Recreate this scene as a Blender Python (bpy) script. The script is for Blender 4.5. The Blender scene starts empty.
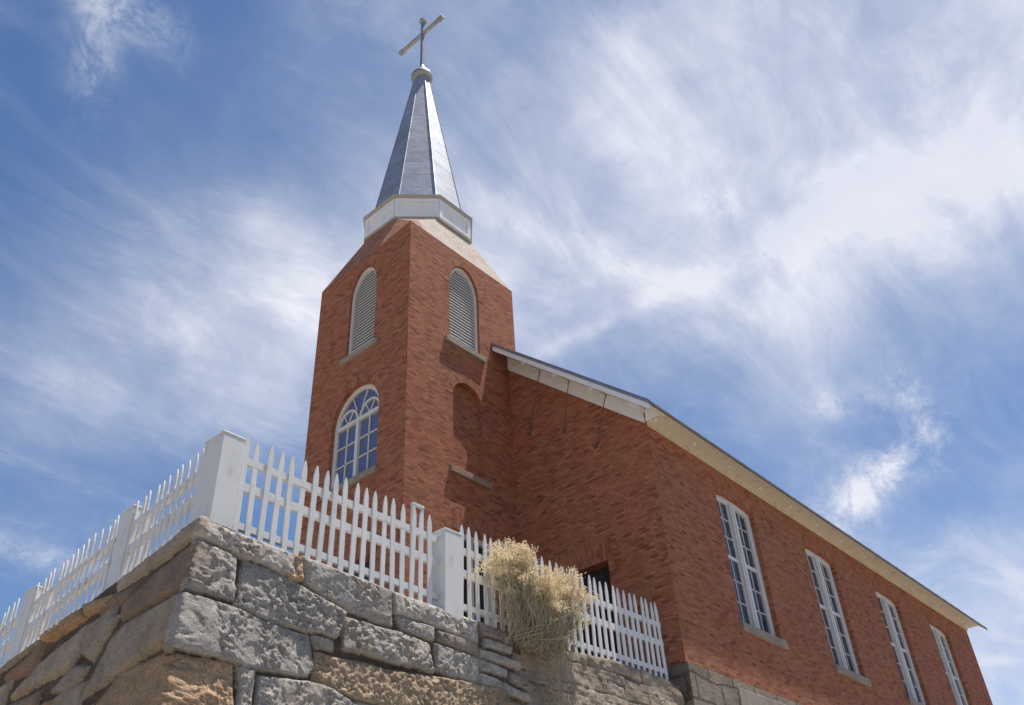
import bpy, math, random
import numpy as np
from mathutils import Vector, Matrix
from mathutils.geometry import tessellate_polygon

random.seed(7)
rng = np.random.default_rng(11)
scene = bpy.context.scene
COL = scene.collection
R = math.radians

# ------------------------------------------------------------------ camera, sun, sky, exposure
cam_data = bpy.data.cameras.new('camera')
cam = bpy.data.objects.new('camera', cam_data)
COL.objects.link(cam)
cam_data.sensor_width = 36.0
cam_data.lens = 886.02 * 36.0 / 1024.0
cam_data.clip_start = 0.05
cam_data.clip_end = 5000
# rows: camera right, camera down, camera forward in world axes
# world: X runs along the church's long side, Y along its front, Z up, the eye at the origin
pitch, roll, yaw = R(36.51468), R(3.38049), R(39.80991)
def cam_vec(h):
    x, y, z = h
    up = z*math.cos(pitch) - y*math.sin(pitch)
    fwd = y*math.cos(pitch) + z*math.sin(pitch)
    return Vector((x*math.cos(roll) - up*math.sin(roll), x*math.sin(roll) + up*math.cos(roll), -fwd))
cx_ = cam_vec((math.sin(yaw), math.cos(yaw), 0))
cy_ = cam_vec((-math.cos(yaw), math.sin(yaw), 0))
cz_ = cam_vec((0, 0, 1))
cam.matrix_world = Matrix((cx_, cy_, cz_)).to_4x4()
scene.camera = cam

SUN = Vector((0.22, -0.105, 0.96)).normalized()      # towards the sun
sun_el = math.asin(SUN.z)
sd = bpy.data.lights.new('sun', 'SUN')
sd.energy = 5.0
sd.angle = R(0.53)
sd.color = (1.0, 0.95, 0.87)
so = bpy.data.objects.new('sun', sd)
so.rotation_euler = SUN.to_track_quat('Z', 'Y').to_euler()
COL.objects.link(so)

scene.view_settings.view_transform = 'Standard'
scene.view_settings.look = 'None'
scene.view_settings.gamma = 1.0
scene.view_settings.use_curve_mapping = False
scene.view_settings.exposure = 0.50
scene.render.resolution_x, scene.render.resolution_y = 1024, 705

world = bpy.data.worlds.new('World')
scene.world = world
world.use_nodes = True
wt = world.node_tree
wt.nodes.clear()

class NT:
    """tiny node-graph writer"""
    def __init__(s, tree): s.t = tree
    def n(s, kind, **kw):
        nd = s.t.nodes.new(kind)
        for k, v in kw.items(): setattr(nd, k, v)
        return nd
    def put(s, sock, v):
        if isinstance(v, bpy.types.NodeSocket): s.t.links.new(v, sock)
        elif v is not None: sock.default_value = v
    def math(s, op, a, b=None, c=None, clamp=False):
        nd = s.n('ShaderNodeMath', operation=op, use_clamp=clamp)
        s.put(nd.inputs[0], a)
        if b is not None: s.put(nd.inputs[1], b)
        if c is not None: s.put(nd.inputs[2], c)
        return nd.outputs[0]
    def vec(s, op, a, b=None, scale=None):
        nd = s.n('ShaderNodeVectorMath', operation=op)
        s.put(nd.inputs[0], a)
        if b is not None: s.put(nd.inputs[1], b)
        if scale is not None: s.put(nd.inputs['Scale'], scale)
        return nd.outputs['Value'] if op in ('DOT_PRODUCT', 'LENGTH') else nd.outputs['Vector']
    def noise(s, v, scale, detail=5, rough=0.5, dist=0.0, lac=2.0):
        nd = s.n('ShaderNodeTexNoise')
        s.put(nd.inputs['Vector'], v)
        nd.inputs['Scale'].default_value = scale
        nd.inputs['Detail'].default_value = detail
        nd.inputs['Roughness'].default_value = rough
        nd.inputs['Lacunarity'].default_value = lac
        nd.inputs['Distortion'].default_value = dist
        return nd.outputs['Fac']
    def rng(s, v, a, b, c=0.0, d=1.0, smooth=True):
        nd = s.n('ShaderNodeMapRange')
        nd.interpolation_type = 'SMOOTHSTEP' if smooth else 'LINEAR'
        s.put(nd.inputs['Value'], v)
        for i, q in zip((1, 2, 3, 4), (a, b, c, d)): s.put(nd.inputs[i], q)
        return nd.outputs['Result']
    def mix(s, f, a, b, mode='MIX'):
        nd = s.n('ShaderNodeMix', data_type='RGBA', blend_type=mode)
        s.put(nd.inputs['Factor'], f)
        s.put(nd.inputs['A'] if False else nd.inputs[6], a)
        s.put(nd.inputs[7], b)
        return nd.outputs[2]
    def ramp(s, f, stops):
        nd = s.n('ShaderNodeValToRGB')
        cr = nd.color_ramp
        while len(cr.elements) < len(stops): cr.elements.new(0.5)
        for e, (p, c) in zip(cr.elements, stops):
            e.position = p; e.color = (*c, 1)
        s.put(nd.inputs[0], f)
        return nd.outputs[0]
    def mapping(s, v, loc=(0, 0, 0), rot=(0, 0, 0), scale=(1, 1, 1)):
        nd = s.n('ShaderNodeMapping')
        s.put(nd.inputs[0], v)
        nd.inputs['Location'].default_value = loc
        nd.inputs['Rotation'].default_value = rot
        nd.inputs['Scale'].default_value = scale
        return nd.outputs[0]

# --- sky: Nishita plus a thin layer of cirrus worked out on the direction of the sky
W = NT(wt)
sky = W.n('ShaderNodeTexSky', sky_type='NISHITA', sun_disc=False)
sky.sun_elevation = sun_el
sky.sun_rotation = math.atan2(SUN.x, SUN.y)
sky.altitude = 2000
sky.air_density = 1.0
sky.dust_density = 0.2
sky.ozone_density = 3.0
D = W.vec('NORMALIZE', W.n('ShaderNodeTexCoord').outputs['Generated'])
sep = W.n('ShaderNodeSeparateXYZ'); W.put(sep.inputs[0], D)
hz = W.math('ADD', W.math('MAXIMUM', sep.outputs['Z'], 0.0), 0.12)
layer = W.n('ShaderNodeCombineXYZ')                   # where the view ray meets the cloud layer
W.put(layer.inputs[0], W.math('DIVIDE', sep.outputs['X'], hz))
W.put(layer.inputs[1], W.math('DIVIDE', sep.outputs['Y'], hz))
L = layer.outputs[0]
STREAK = R(-62)
def blob(a, b, s_along, s_across, wv=None):
    """soft patch of sky centred between directions a and b, longer along a-b"""
    wv = wv or wv_soft
    a, b = Vector(a).normalized(), Vector(b).normalized()
    c = (a + b).normalized()
    t = (b - a); t = (t - c*t.dot(c)).normalized()
    u = c.cross(t)
    p = W.math('DIVIDE', W.vec('DOT_PRODUCT', wv, tuple(t)), s_along)
    q = W.math('DIVIDE', W.vec('DOT_PRODUCT', wv, tuple(u)), s_across)
    r2 = W.math('ADD', W.math('MULTIPLY', p, p), W.math('MULTIPLY', q, q))
    g = W.math('EXPONENT', W.math('MULTIPLY', r2, -1.0))
    f = W.math('GREATER_THAN', W.vec('DOT_PRODUCT', D, tuple(c)), 0.2)
    return W.math('MULTIPLY', g, f)
# warp directions so that the patches get ragged edges
wn = W.n('ShaderNodeTexNoise'); W.put(wn.inputs['Vector'], D)
wn.inputs['Scale'].default_value = 4.5; wn.inputs['Detail'].default_value = 6; wn.inputs['Roughness'].default_value = 0.62
wofs = W.vec('SCALE', W.vec('SUBTRACT', wn.outputs['Color'], (0.5, 0.5, 0.5)), scale=0.115)
wv = wv_soft = W.vec('ADD', D, wofs)
wv_tight = W.vec('ADD', D, W.vec('SCALE', wofs, scale=0.30))
n_soft = W.noise(W.vec('ADD', wv, (3.1, 1.7, 0.4)), 3.4, 10, 0.57, 0.25)
n_fine = W.noise(W.mapping(L, rot=(0, 0, STREAK), scale=(1.0, 2.4, 1)), 3.0, 10, 0.66, 0.55)
n_puff = W.noise(D, 17.0, 10, 0.70, 0.3)
def add(*xs):
    r = xs[0]
    for x in xs[1:]: r = W.math('ADD', r, x)
    return r
def mul(*xs):
    r = xs[0]
    for x in xs[1:]: r = W.math('MULTIPLY', r, x)
    return r
veil = add(
    mul(blob((0.58, 0.34, 0.74), (0.68, 0.00, 0.73), 0.54, 0.24), 0.72),    # bright veil high on the right
    mul(blob((0.62, 0.42, 0.66), (0.74, 0.10, 0.66), 0.42, 0.13), 0.26),
    mul(blob((0.33, 0.74, 0.585), (0.46, 0.63, 0.625), 0.25, 0.105), 0.50),    # haze left of the tower
    mul(blob((0.78, 0.20, 0.58), (0.83, 0.02, 0.55), 0.30, 0.11), 0.22),
    mul(blob((0.745, 0.10, 0.66), (0.775, -0.02, 0.632), 0.20, 0.085), 0.34),
    mul(blob((0.93, 0.27, 0.24), (0.96, 0.08, 0.26), 0.38, 0.13), 1.15),     # low bank at far right
)
veil = mul(veil, W.rng(n_soft, 0.28, 0.72, 0.62, 1.10), W.rng(n_fine, 0.30, 0.70, 0.70, 1.12))
base = add(mul(W.rng(n_soft, 0.44, 0.75), 0.10), mul(W.rng(n_fine, 0.50, 0.76), 0.11))
T = wv_tight
trail = mul(add(mul(blob((0.641, 0.488, 0.592), (0.669, 0.421, 0.612), 0.13, 0.011, T), 0.34),
                mul(blob((0.700, 0.320, 0.640), (0.735, 0.200, 0.648), 0.13, 0.020, T), 0.42),
                mul(blob((0.735, 0.170, 0.657), (0.775, 0.010, 0.632), 0.17, 0.040, T), 0.42),
                mul(blob((0.585, 0.555, 0.60), (0.575, 0.49, 0.66), 0.06, 0.009, T), 0.22)),
            W.rng(n_puff, 0.32, 0.66, 0.40, 1.0))
puffs = mul(add(mul(blob((0.852, 0.180, 0.491), (0.876, 0.178, 0.449), 0.050, 0.017, T), 0.72),
                mul(blob((0.876, 0.190, 0.449), (0.868, 0.262, 0.420), 0.050, 0.022, T), 0.85),
                mul(blob((0.868, 0.262, 0.415), (0.868, 0.305, 0.390), 0.055, 0.026, T), 0.62),
                mul(blob((0.815, 0.270, 0.505), (0.845, 0.215, 0.490), 0.045, 0.020, T), 0.52),
                mul(blob((0.668, 0.268, 0.692), (0.680, 0.258, 0.690), 0.030, 0.020, T), 0.45),
                mul(blob((0.125, 0.602, 0.788), (0.150, 0.640, 0.752), 0.055, 0.022, T), 0.60),
                mul(blob((0.135, 0.585, 0.800), (0.180, 0.575, 0.798), 0.045, 0.022, T), 0.50),
                mul(blob((0.27, 0.88, 0.38), (0.33, 0.86, 0.37), 0.10, 0.013, T), 0.5)),
            W.rng(n_puff, 0.36, 0.66, 0.10, 1.0))
dens = W.math('MINIMUM', add(veil, base, trail, puffs), 0.95)
cloud_col = W.mix(W.rng(n_soft, 0.35, 0.68), (0.54, 0.56, 0.64, 1), (0.635, 0.645, 0.695, 1))
bg_sky = W.n('ShaderNodeBackground'); hs = W.n('ShaderNodeHueSaturation'); hs.inputs['Saturation'].default_value = 1.16; W.put(hs.inputs['Color'], sky.outputs[0])
W.put(bg_sky.inputs[0], hs.outputs[0]); bg_sky.inputs[1].default_value = 0.097
bg_cl = W.n('ShaderNodeBackground'); W.put(bg_cl.inputs[0], cloud_col); bg_cl.inputs[1].default_value = 1.0
mx = W.n('ShaderNodeMixShader')
W.put(mx.inputs[0], dens); W.put(mx.inputs[1], bg_sky.outputs[0]); W.put(mx.inputs[2], bg_cl.outputs[0])
wo = W.n('ShaderNodeOutputWorld')
W.put(wo.inputs[0], mx.outputs[0])

# ------------------------------------------------------------------ materials
def material(name):
    m = bpy.data.materials.new(name); m.use_nodes = True
    t = m.node_tree
    b = t.nodes['Principled BSDF']
    return m, NT(t), b
def bump(N, b, h, strength, dist, normal=None):
    nd = N.n('ShaderNodeBump'); nd.inputs['Strength'].default_value = strength; nd.inputs['Distance'].default_value = dist
    N.put(nd.inputs['Height'], h)
    if normal is not None: N.put(nd.inputs['Normal'], normal)
    N.put(b.inputs['Normal'], nd.outputs[0])
    return nd.outputs[0]
def geo_pos(N): return N.n('ShaderNodeNewGeometry').outputs['Position']

def brick_material(name, stops, mortar, dark=1.0, pale=0.0, bw=0.135, rh=0.045, relief=0.010):
    m, N, b = material(name)
    uv = N.n('ShaderNodeUVMap').outputs[0]
    wob = N.n('ShaderNodeTexNoise'); N.put(wob.inputs['Vector'], uv); wob.inputs['Scale'].default_value = 3.0
    uvw = N.vec('ADD', uv, N.vec('SCALE', N.vec('SUBTRACT', wob.outputs['Color'], (0.5, 0.5, 0.5)), scale=0.014))
    def br(c1, c2, cm, msize, sm):
        t = N.n('ShaderNodeTexBrick'); N.put(t.inputs['Vector'], uvw)
        t.inputs['Color1'].default_value = c1; t.inputs['Color2'].default_value = c2; t.inputs['Mortar'].default_value = cm
        t.inputs['Scale'].default_value = 1.0; t.inputs['Mortar Size'].default_value = msize
        t.inputs['Mortar Smooth'].default_value = sm; t.inputs['Bias'].default_value = 0
        t.inputs['Brick Width'].default_value = bw; t.inputs['Row Height'].default_value = rh
        return t
    k = br((0, 0, 0, 1), (1, 1, 1, 1), (0.5, 0.5, 0.5, 1), 0.0, 0.0)          # one random grey per brick
    e = br((1, 1, 1, 1), (1, 1, 1, 1), (0, 0, 0, 1), 0.0055, 0.45)            # mortar joints
    P = geo_pos(N)
    big = N.noise(P, 0.7, 5, 0.6, 0.4)
    mid = N.noise(P, 5.0, 6, 0.65)
    fine = N.noise(P, 45.0, 4, 0.6)
    rnd = N.math('ADD', k.outputs['Color'], N.math('MULTIPLY', N.math('SUBTRACT', big, 0.5), 0.40), clamp=True)
    col = N.ramp(rnd, stops)
    mor = N.mix(N.rng(mid, 0.35, 0.65), mortar, tuple(0.62*c for c in mortar[:3]) + (1,))
    joint = N.math('MULTIPLY', e.outputs['Fac'], N.rng(mid, 0.30, 0.62, 0.60, 1.0))
    col = N.mix(joint, col, mor)
    col = N.mix(1.0, col, N.ramp(mid, [(0.28, (0.78, 0.77, 0.76)), (0.5, (1, 1, 1)), (0.75, (1.09, 1.08, 1.06))]), 'MULTIPLY')
    hue = N.noise(P, 1.6, 5, 0.6)
    col = N.mix(1.0, col, N.ramp(hue, [(0.30, (1.04, 0.94, 0.92)), (0.48, (0.99, 0.98, 0.98)), (0.68, (0.96, 1.04, 0.98))]), 'MULTIPLY')
    spk = N.noise(N.mapping(uvw, scale=(9.0, 26.0, 1)), 1.0, 5, 0.75)
    col = N.mix(1.0, col, N.ramp(spk, [(0.30, (0.68, 0.64, 0.62)), (0.46, (0.97, 0.97, 0.97)), (0.70, (1.13, 1.12, 1.11))]), 'MULTIPLY')
    # burnt, broken bricks: scattered dark streaks one or two bricks long
    st = N.noise(N.mapping(uvw, scale=(5.5, 22.0, 1)), 1.0, 4, 0.6)
    patch = N.rng(N.noise(P, 1.1, 3, 0.5), 0.42, 0.62)
    holes = N.math('MULTIPLY', N.rng(st, 0.69, 0.74), N.math('MULTIPLY', patch, 0.72*dark))
    col = N.mix(holes, col, (0.035, 0.018, 0.014, 1))
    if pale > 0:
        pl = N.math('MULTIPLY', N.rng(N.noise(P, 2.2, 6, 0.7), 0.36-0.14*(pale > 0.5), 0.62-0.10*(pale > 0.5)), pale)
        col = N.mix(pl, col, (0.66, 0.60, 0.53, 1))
    else:
        pl = N.math('MULTIPLY', N.rng(N.noise(N.mapping(P, scale=(1, 1, 0.35)), 1.3, 6, 0.7), 0.60, 0.82), 0.22)
        col = N.mix(pl, col, (0.36, 0.24, 0.19, 1))
    N.put(b.inputs['Base Color'], col)
    b.inputs['Roughness'].default_value = 0.92
    b.inputs['Specular IOR Level'].default_value = 0.2
    h = N.math('SUBTRACT', 1.0, e.outputs['Fac'])
    h = N.math('ADD', h, N.math('MULTIPLY', k.outputs['Color'], 0.75))
    h = N.math('ADD', h, N.math('MULTIPLY', fine, 0.5))
    h = N.math('SUBTRACT', h, N.math('MULTIPLY', holes, 1.6))
    bump(N, b, h, 0.9, relief)
    return m
RED = [(0.0, (0.24, 0.074, 0.042)), (0.15, (0.350, 0.113, 0.062)), (0.5, (0.410, 0.141, 0.077)), (0.85, (0.450, 0.168, 0.093)), (1.0, (0.47, 0.19, 0.108))]
M_BRICK = brick_material('red_brick', RED, (0.44, 0.27, 0.185, 1), 0.42)
M_BRICK_G = brick_material('front_brick', RED, (0.40, 0.225, 0.15, 1), 0.95)
M_BRICK_MILD = brick_material('drawn_in_brick', RED, (0.40, 0.24, 0.16, 1), 0.6, 0.12)
M_BRICK_SUNLIT = brick_material('sunlit_pale_brick', RED, (0.45, 0.33, 0.25, 1), 0.9, 0.84, relief=0.03)  # bright sunlight on the one slope, put into its brick colour

def paint_material(name, col, rough=0.5, dirt=0.25, scale=6.0, dirtcol=(0.42, 0.38, 0.32)):
    m, N, b = material(name)
    P = geo_pos(N)
    n = N.noise(N.mapping(P, scale=(1, 1, 0.45)), scale, 7, 0.66)
    f = N.math('MULTIPLY', N.rng(n, 0.50, 0.74), dirt)
    N.put(b.inputs['Base Color'], N.mix(f, (*col, 1), (*dirtcol, 1)))
    b.inputs['Roughness'].default_value = rough
    bump(N, b, N.noise(P, 38, 4, 0.6), 0.25, 0.004)
    return m
M_WHITE = paint_material('white_paint', (0.71, 0.69, 0.65), 0.5, 0.40, 9)
M_TRIM = paint_material('white_trim_paint', (0.82, 0.81, 0.79), 0.5, 0.25, 5)
M_SOFFIT = paint_material('cream_eave_boards', (0.70, 0.62, 0.49), 0.65, 0.5, 3.5, (0.36, 0.27, 0.18))
M_LOUVER = paint_material('grey_louver_paint', (0.62, 0.58, 0.52), 0.7, 0.3, 6)
M_DOOR = paint_material('maroon_door_paint', (0.17, 0.035, 0.032), 0.5, 0.2, 5, (0.08, 0.03, 0.03))
M_SHADE = paint_material('unpainted_backing', (0.33, 0.31, 0.28), 0.9, 0.2)
M_DARK = paint_material('dark_interior', (0.02, 0.017, 0.015), 0.9, 0.1)
M_CAPTRIM = paint_material('brown_trim', (0.40, 0.36, 0.31), 0.7, 0.4, 6, (0.22, 0.17, 0.12))

def stone_material(name, c1, c2, rough=0.9, bscale=0.02):
    m, N, b = material(name)
    P = geo_pos(N)
    n = N.noise(P, 3.0, 7, 0.65); f = N.noise(P, 55, 5, 0.65)
    col = N.mix(N.rng(n, 0.32, 0.68), (*c1, 1), (*c2, 1))
    col = N.mix(1.0, col, N.ramp(f, [(0.3, (0.72, 0.72, 0.72)), (0.5, (1, 1, 1)), (0.7, (1.2, 1.2, 1.2))]), 'MULTIPLY')
    N.put(b.inputs['Base Color'], col)
    b.inputs['Roughness'].default_value = rough
    b.inputs['Specular IOR Level'].default_value = 0.25
    bump(N, b, N.math('ADD', N.noise(P, 22, 6, 0.65), N.math('MULTIPLY', f, 0.5)), 0.6, bscale)
    return m
M_SILL = stone_material('sill_stone', (0.30, 0.24, 0.19), (0.38, 0.32, 0.26))
M_SILL_OLD = stone_material('old_sill', (0.30, 0.20, 0.15), (0.36, 0.255, 0.195))
M_PAVE = stone_material('pavement_concrete', (0.38, 0.35, 0.31), (0.46, 0.43, 0.38))
M_ROAD = stone_material('asphalt', (0.052, 0.050, 0.048), (0.075, 0.072, 0.068))
M_EARTH = stone_material('dry_earth', (0.36, 0.29, 0.21), (0.28, 0.22, 0.15), 0.95, 0.05)
M_YARD = stone_material('yard_gravel', (0.34, 0.28, 0.21), (0.25, 0.21, 0.16), 0.95, 0.04)

def wall_stone_material():
    m, N, b = material('granite_blocks')
    at = N.n('ShaderNodeAttribute', attribute_name='stone_tint').outputs['Color']
    P = geo_pos(N)
    n = N.noise(P, 4.5, 7, 0.68, 0.3); f = N.noise(P, 70, 5, 0.7); g = N.noise(P, 18, 5, 0.6)
    col = N.mix(1.0, at, N.ramp(n, [(0.28, (0.70, 0.68, 0.66)), (0.5, (1, 1, 1)), (0.74, (1.20, 1.17, 1.13))]), 'MULTIPLY')
    col = N.mix(1.0, col, N.ramp(f, [(0.30, (0.60, 0.60, 0.60)), (0.5, (1, 1, 1)), (0.70, (1.30, 1.30, 1.30))]), 'MULTIPLY')
    N.put(b.inputs['Base Color'], col)
    b.inputs['Roughness'].default_value = 0.9
    b.inputs['Specular IOR Level'].default_value = 0.25
    bump(N, b, N.math('ADD', N.math('MULTIPLY', g, 0.9), N.math('MULTIPLY', f, 0.8)), 1.0, 0.05)
    return m
M_GRANITE = wall_stone_material()

def metal_material(name, col, rough, seams=False, metallic=0.75):
    m, N, b = material(name)
    P = geo_pos(N)
    n = N.noise(P, 2.6, 6, 0.6)
    c = N.mix(N.rng(n, 0.3, 0.7), (*col, 1), (*[0.78*x for x in col], 1))
    b.inputs['Metallic'].default_value = metallic
    N.put(b.inputs['Roughness'], N.rng(n, 0.3, 0.7, rough, rough + 0.14))
    if seams:
        uv = N.n('ShaderNodeUVMap').outputs[0]
        t = N.n('ShaderNodeTexBrick'); N.put(t.inputs['Vector'], uv)
        t.offset = 0.0
        t.inputs['Color1'].default_value = (0.90, 0.90, 0.91, 1); t.inputs['Color2'].default_value = (1.06, 1.06, 1.06, 1); t.inputs['Mortar'].default_value = (0.26, 0.26, 0.28, 1)
        t.inputs['Scale'].default_value = 1; t.inputs['Mortar Size'].default_value = 0.010; t.inputs['Mortar Smooth'].default_value = 0.4
        t.inputs['Brick Width'].default_value = 2.3; t.inputs['Row Height'].default_value = 0.46
        c = N.mix(1.0, c, t.outputs['Color'], 'MULTIPLY')
        bump(N, b, N.math('ADD', N.math('MULTIPLY', t.outputs['Fac'], -1.0), N.math('MULTIPLY', N.noise(P, 3.2, 3), 0.9)), 0.25, 0.02)
    N.put(b.inputs['Base Color'], c)
    return m
M_SPIRE = metal_material('galvanised_sheet', (0.42, 0.435, 0.485), 0.52, True, 0.62)
M_ROOF = metal_material('roof_sheet', (0.38, 0.39, 0.41), 0.42, False, 0.7)
M_CROSS = metal_material('weathered_metal', (0.40, 0.40, 0.38), 0.40, False, 0.75)
M_IRON = metal_material('iron_rod', (0.16, 0.14, 0.12), 0.6, False, 0.5)

def glass_material(name, base, ior):
    m, N, b = material(name)
    P = geo_pos(N)
    b.inputs['Base Color'].default_value = base
    b.inputs['Roughness'].default_value = 0.05
    b.inputs['IOR'].default_value = ior
    bump(N, b, N.noise(P, 3.4, 2, 0.5), 0.22, 0.06)
    return m
M_GLASS = glass_material('old_window_glass', (0.020, 0.022, 0.040, 1), 1.7)
M_GLASS_SKY = glass_material('sky_tinted_glass', (0.095, 0.10, 0.20, 1), 2.5)  # blue base colour stands in for the reflected sky

def leaf_material(name, c1, c2, trans=0.25):
    m, N, b = material(name)
    oi = N.n('ShaderNodeAttribute', attribute_name='tint').outputs['Fac']
    N.put(b.inputs['Base Color'], N.mix(oi, (*c1, 1), (*c2, 1)))
    b.inputs['Roughness'].default_value = 0.8
    tr = N.n('ShaderNodeBsdfTranslucent'); N.put(tr.inputs[0], N.mix(oi, (*c1, 1), (*c2, 1)))
    ms = N.n('ShaderNodeMixShader'); ms.inputs[0].default_value = trans
    N.put(ms.inputs[1], b.outputs[0]); N.put(ms.inputs[2], tr.outputs[0])
    N.put(N.t.nodes['Material Output'].inputs[0], ms.outputs[0])
    return m
M_STEM = leaf_material('dry_stems', (0.52, 0.42, 0.29), (0.43, 0.37, 0.26))
M_LEAF = leaf_material('grey_green_leaves', (0.31, 0.33, 0.19), (0.50, 0.44, 0.29))
M_FLOWER = leaf_material('cream_flower_heads', (0.76, 0.61, 0.37), (0.80, 0.69, 0.49))
M_DRYGRASS = leaf_material('dry_grass', (0.66, 0.56, 0.38), (0.52, 0.43, 0.28))

# ------------------------------------------------------------------ mesh helpers
class MB:
    def __init__(s): s.v = []; s.f = []; s.uv = []
    def face(s, pts, uvs=None):
        i = len(s.v); s.v += [tuple(p) for p in pts]; s.f.append(tuple(range(i, i+len(pts)))); s.uv.append(uvs)
    def box(s, a, b):
        (x0, y0, z0), (x1, y1, z1) = a, b
        x0, x1 = sorted((x0, x1)); y0, y1 = sorted((y0, y1)); z0, z1 = sorted((z0, z1))
        P = [(x0,y0,z0),(x1,y0,z0),(x1,y1,z0),(x0,y1,z0),(x0,y0,z1),(x1,y0,z1),(x1,y1,z1),(x0,y1,z1)]
        for q in ((0,3,2,1),(4,5,6,7),(0,1,5,4),(1,2,6,5),(2,3,7,6),(3,0,4,7)): s.face([P[k] for k in q])
    def beam(s, p, q, w, h, up=(0,0,1)):
        """box of width w and height h between two points"""
        p, q, up = Vector(p), Vector(q), Vector(up)
        d = (q-p).normalized(); r = d.cross(up).normalized(); u = r.cross(d)
        c = [(-w/2,-h/2),(w/2,-h/2),(w/2,h/2),(-w/2,h/2)]
        A = [p + r*a + u*b for a, b in c]; B = [q + r*a + u*b for a, b in c]
        s.face(A[::-1]); s.face(B)
        for k in range(4): s.face([A[k], A[(k+1)%4], B[(k+1)%4], B[k]])
    def tube(s, pts, rad, n=8, caps=True):
        pts = [Vector(p) for p in pts]
        rad = rad if isinstance(rad, (list, tuple)) else [rad]*len(pts)
        rings = []
        for i, p in enumerate(pts):
            d = (pts[min(i+1, len(pts)-1)] - pts[max(i-1, 0)]).normalized()
            a = d.orthogonal().normalized(); b = d.cross(a)
            if i and abs(d.dot(Vector((0,0,1)))) > 0.999: a, b = Vector((1,0,0)), Vector((0,1,0))
            elif abs(d.z) < 0.999:
                a = d.cross(Vector((0,0,1))).normalized(); b = d.cross(a)
            else: a, b = Vector((1,0,0)), Vector((0,1,0))
            rings.append([p + (a*math.cos(t) + b*math.sin(t))*rad[i] for t in [2*math.pi*k/n for k in range(n)]])
        for A, B in zip(rings, rings[1:]):
            for k in range(n): s.face([A[k], A[(k+1)%n], B[(k+1)%n], B[k]])
        if caps: s.face(rings[0][::-1]); s.face(rings[-1])
    def solid(s, outer, holes, fn, n0, n1):
        """flat outline with holes extruded from depth n0 to n1; fn(u, v, n) -> point"""
        polys = [outer] + list(holes)
        flat = [p for pl in polys for p in pl]
        tris = tessellate_polygon([[Vector((p[0], p[1], 0)) for p in pl] for pl in polys])
        for t in tris:
            for n in (n0, n1):
                s.face([fn(*flat[k], n) for k in t], [flat[k] for k in t])
        for pl in polys:
            for k in range(len(pl)):
                a, b = pl[k], pl[(k+1) % len(pl)]
                s.face([fn(*a, n0), fn(*b, n0), fn(*b, n1), fn(*a, n1)])
    def panel(s, outer, holes, fn, depth):
        """wall face with openings and their reveals going inwards by depth"""
        polys = [outer] + list(holes)
        flat = [p for pl in polys for p in pl]
        for t in tessellate_polygon([[Vector((p[0], p[1], 0)) for p in pl] for pl in polys]):
            s.face([fn(*flat[k], 0) for k in t], [flat[k] for k in t])
        for pl in holes:
            acc = 0
            for k in range(len(pl)):
                a, b = pl[k], pl[(k+1) % len(pl)]
                ln = math.hypot(a[0]-b[0], a[1]-b[1])
                vert = abs(a[0]-b[0]) < 0.3*ln
                if vert: uv = [(0, a[1]), (0, b[1]), (depth, b[1]), (depth, a[1])]
                else: uv = [(acc, 0), (acc+ln, 0), (acc+ln, depth), (acc, depth)]
                s.face([fn(*a, 0), fn(*b, 0), fn(*b, depth), fn(*a, depth)], uv)
                acc += ln
    def build(s, name, mat, parent=None, smooth=False, bevel=0.0):
        me = bpy.data.meshes.new(name)
        # weld by position so that bevels and smooth shading work
        idx = {}; vs = []; fs = []; uvs = []
        for f, uv in zip(s.f, s.uv):
            g = []
            for k in f:
                key = tuple(round(c, 5) for c in s.v[k])
                if key not in idx: idx[key] = len(vs); vs.append(s.v[k])
                g.append(idx[key])
            if len(set(g)) < 3 or len(set(g)) != len(g): continue
            fs.append(g); uvs.append(uv)
        me.from_pydata(vs, [], fs)
        lay = me.uv_layers.new(name='UVMap')
        for p, uv in zip(me.polygons, uvs):
            if uv is not None:
                for li, q in zip(p.loop_indices, uv): lay.data[li].uv = (q[0], q[1])
            else:
                n = p.normal
                for li in p.loop_indices:
                    c = me.vertices[me.loops[li].vertex_index].co
                    if abs(n.z) > 0.8: q = (c.x, c.y)
                    elif abs(n.x) > abs(n.y): q = (c.y, c.z)
                    else: q = (c.x, c.z)
                    lay.data[li].uv = q
        if smooth: me.polygons.foreach_set('use_smooth', [True]*len(me.polygons))
        me.materials.append(mat)
        o = bpy.data.objects.new(name, me); COL.objects.link(o)
        if parent: o.parent = parent
        if bevel:
            md = o.modifiers.new('bevel', 'BEVEL'); md.width = bevel; md.segments = 2; md.limit_method = 'ANGLE'; md.angle_limit = R(40)
        return o
def empty(name, loc=(0,0,0), label=None, cat=None, group=None):
    o = bpy.data.objects.new(name, None); COL.objects.link(o); o.location = loc; o.empty_display_size = 0.3
    if label: o['label'] = label; o['category'] = cat
    if group: o['group'] = group
    return o
def adopt(parent):
    """children were modelled in world space: keep them there under a root that is not at the origin"""
    bpy.context.view_layer.update()
    for c in parent.children: c.matrix_parent_inverse = parent.matrix_world.inverted()
def structure(o): o['kind'] = 'structure'; return o

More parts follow.
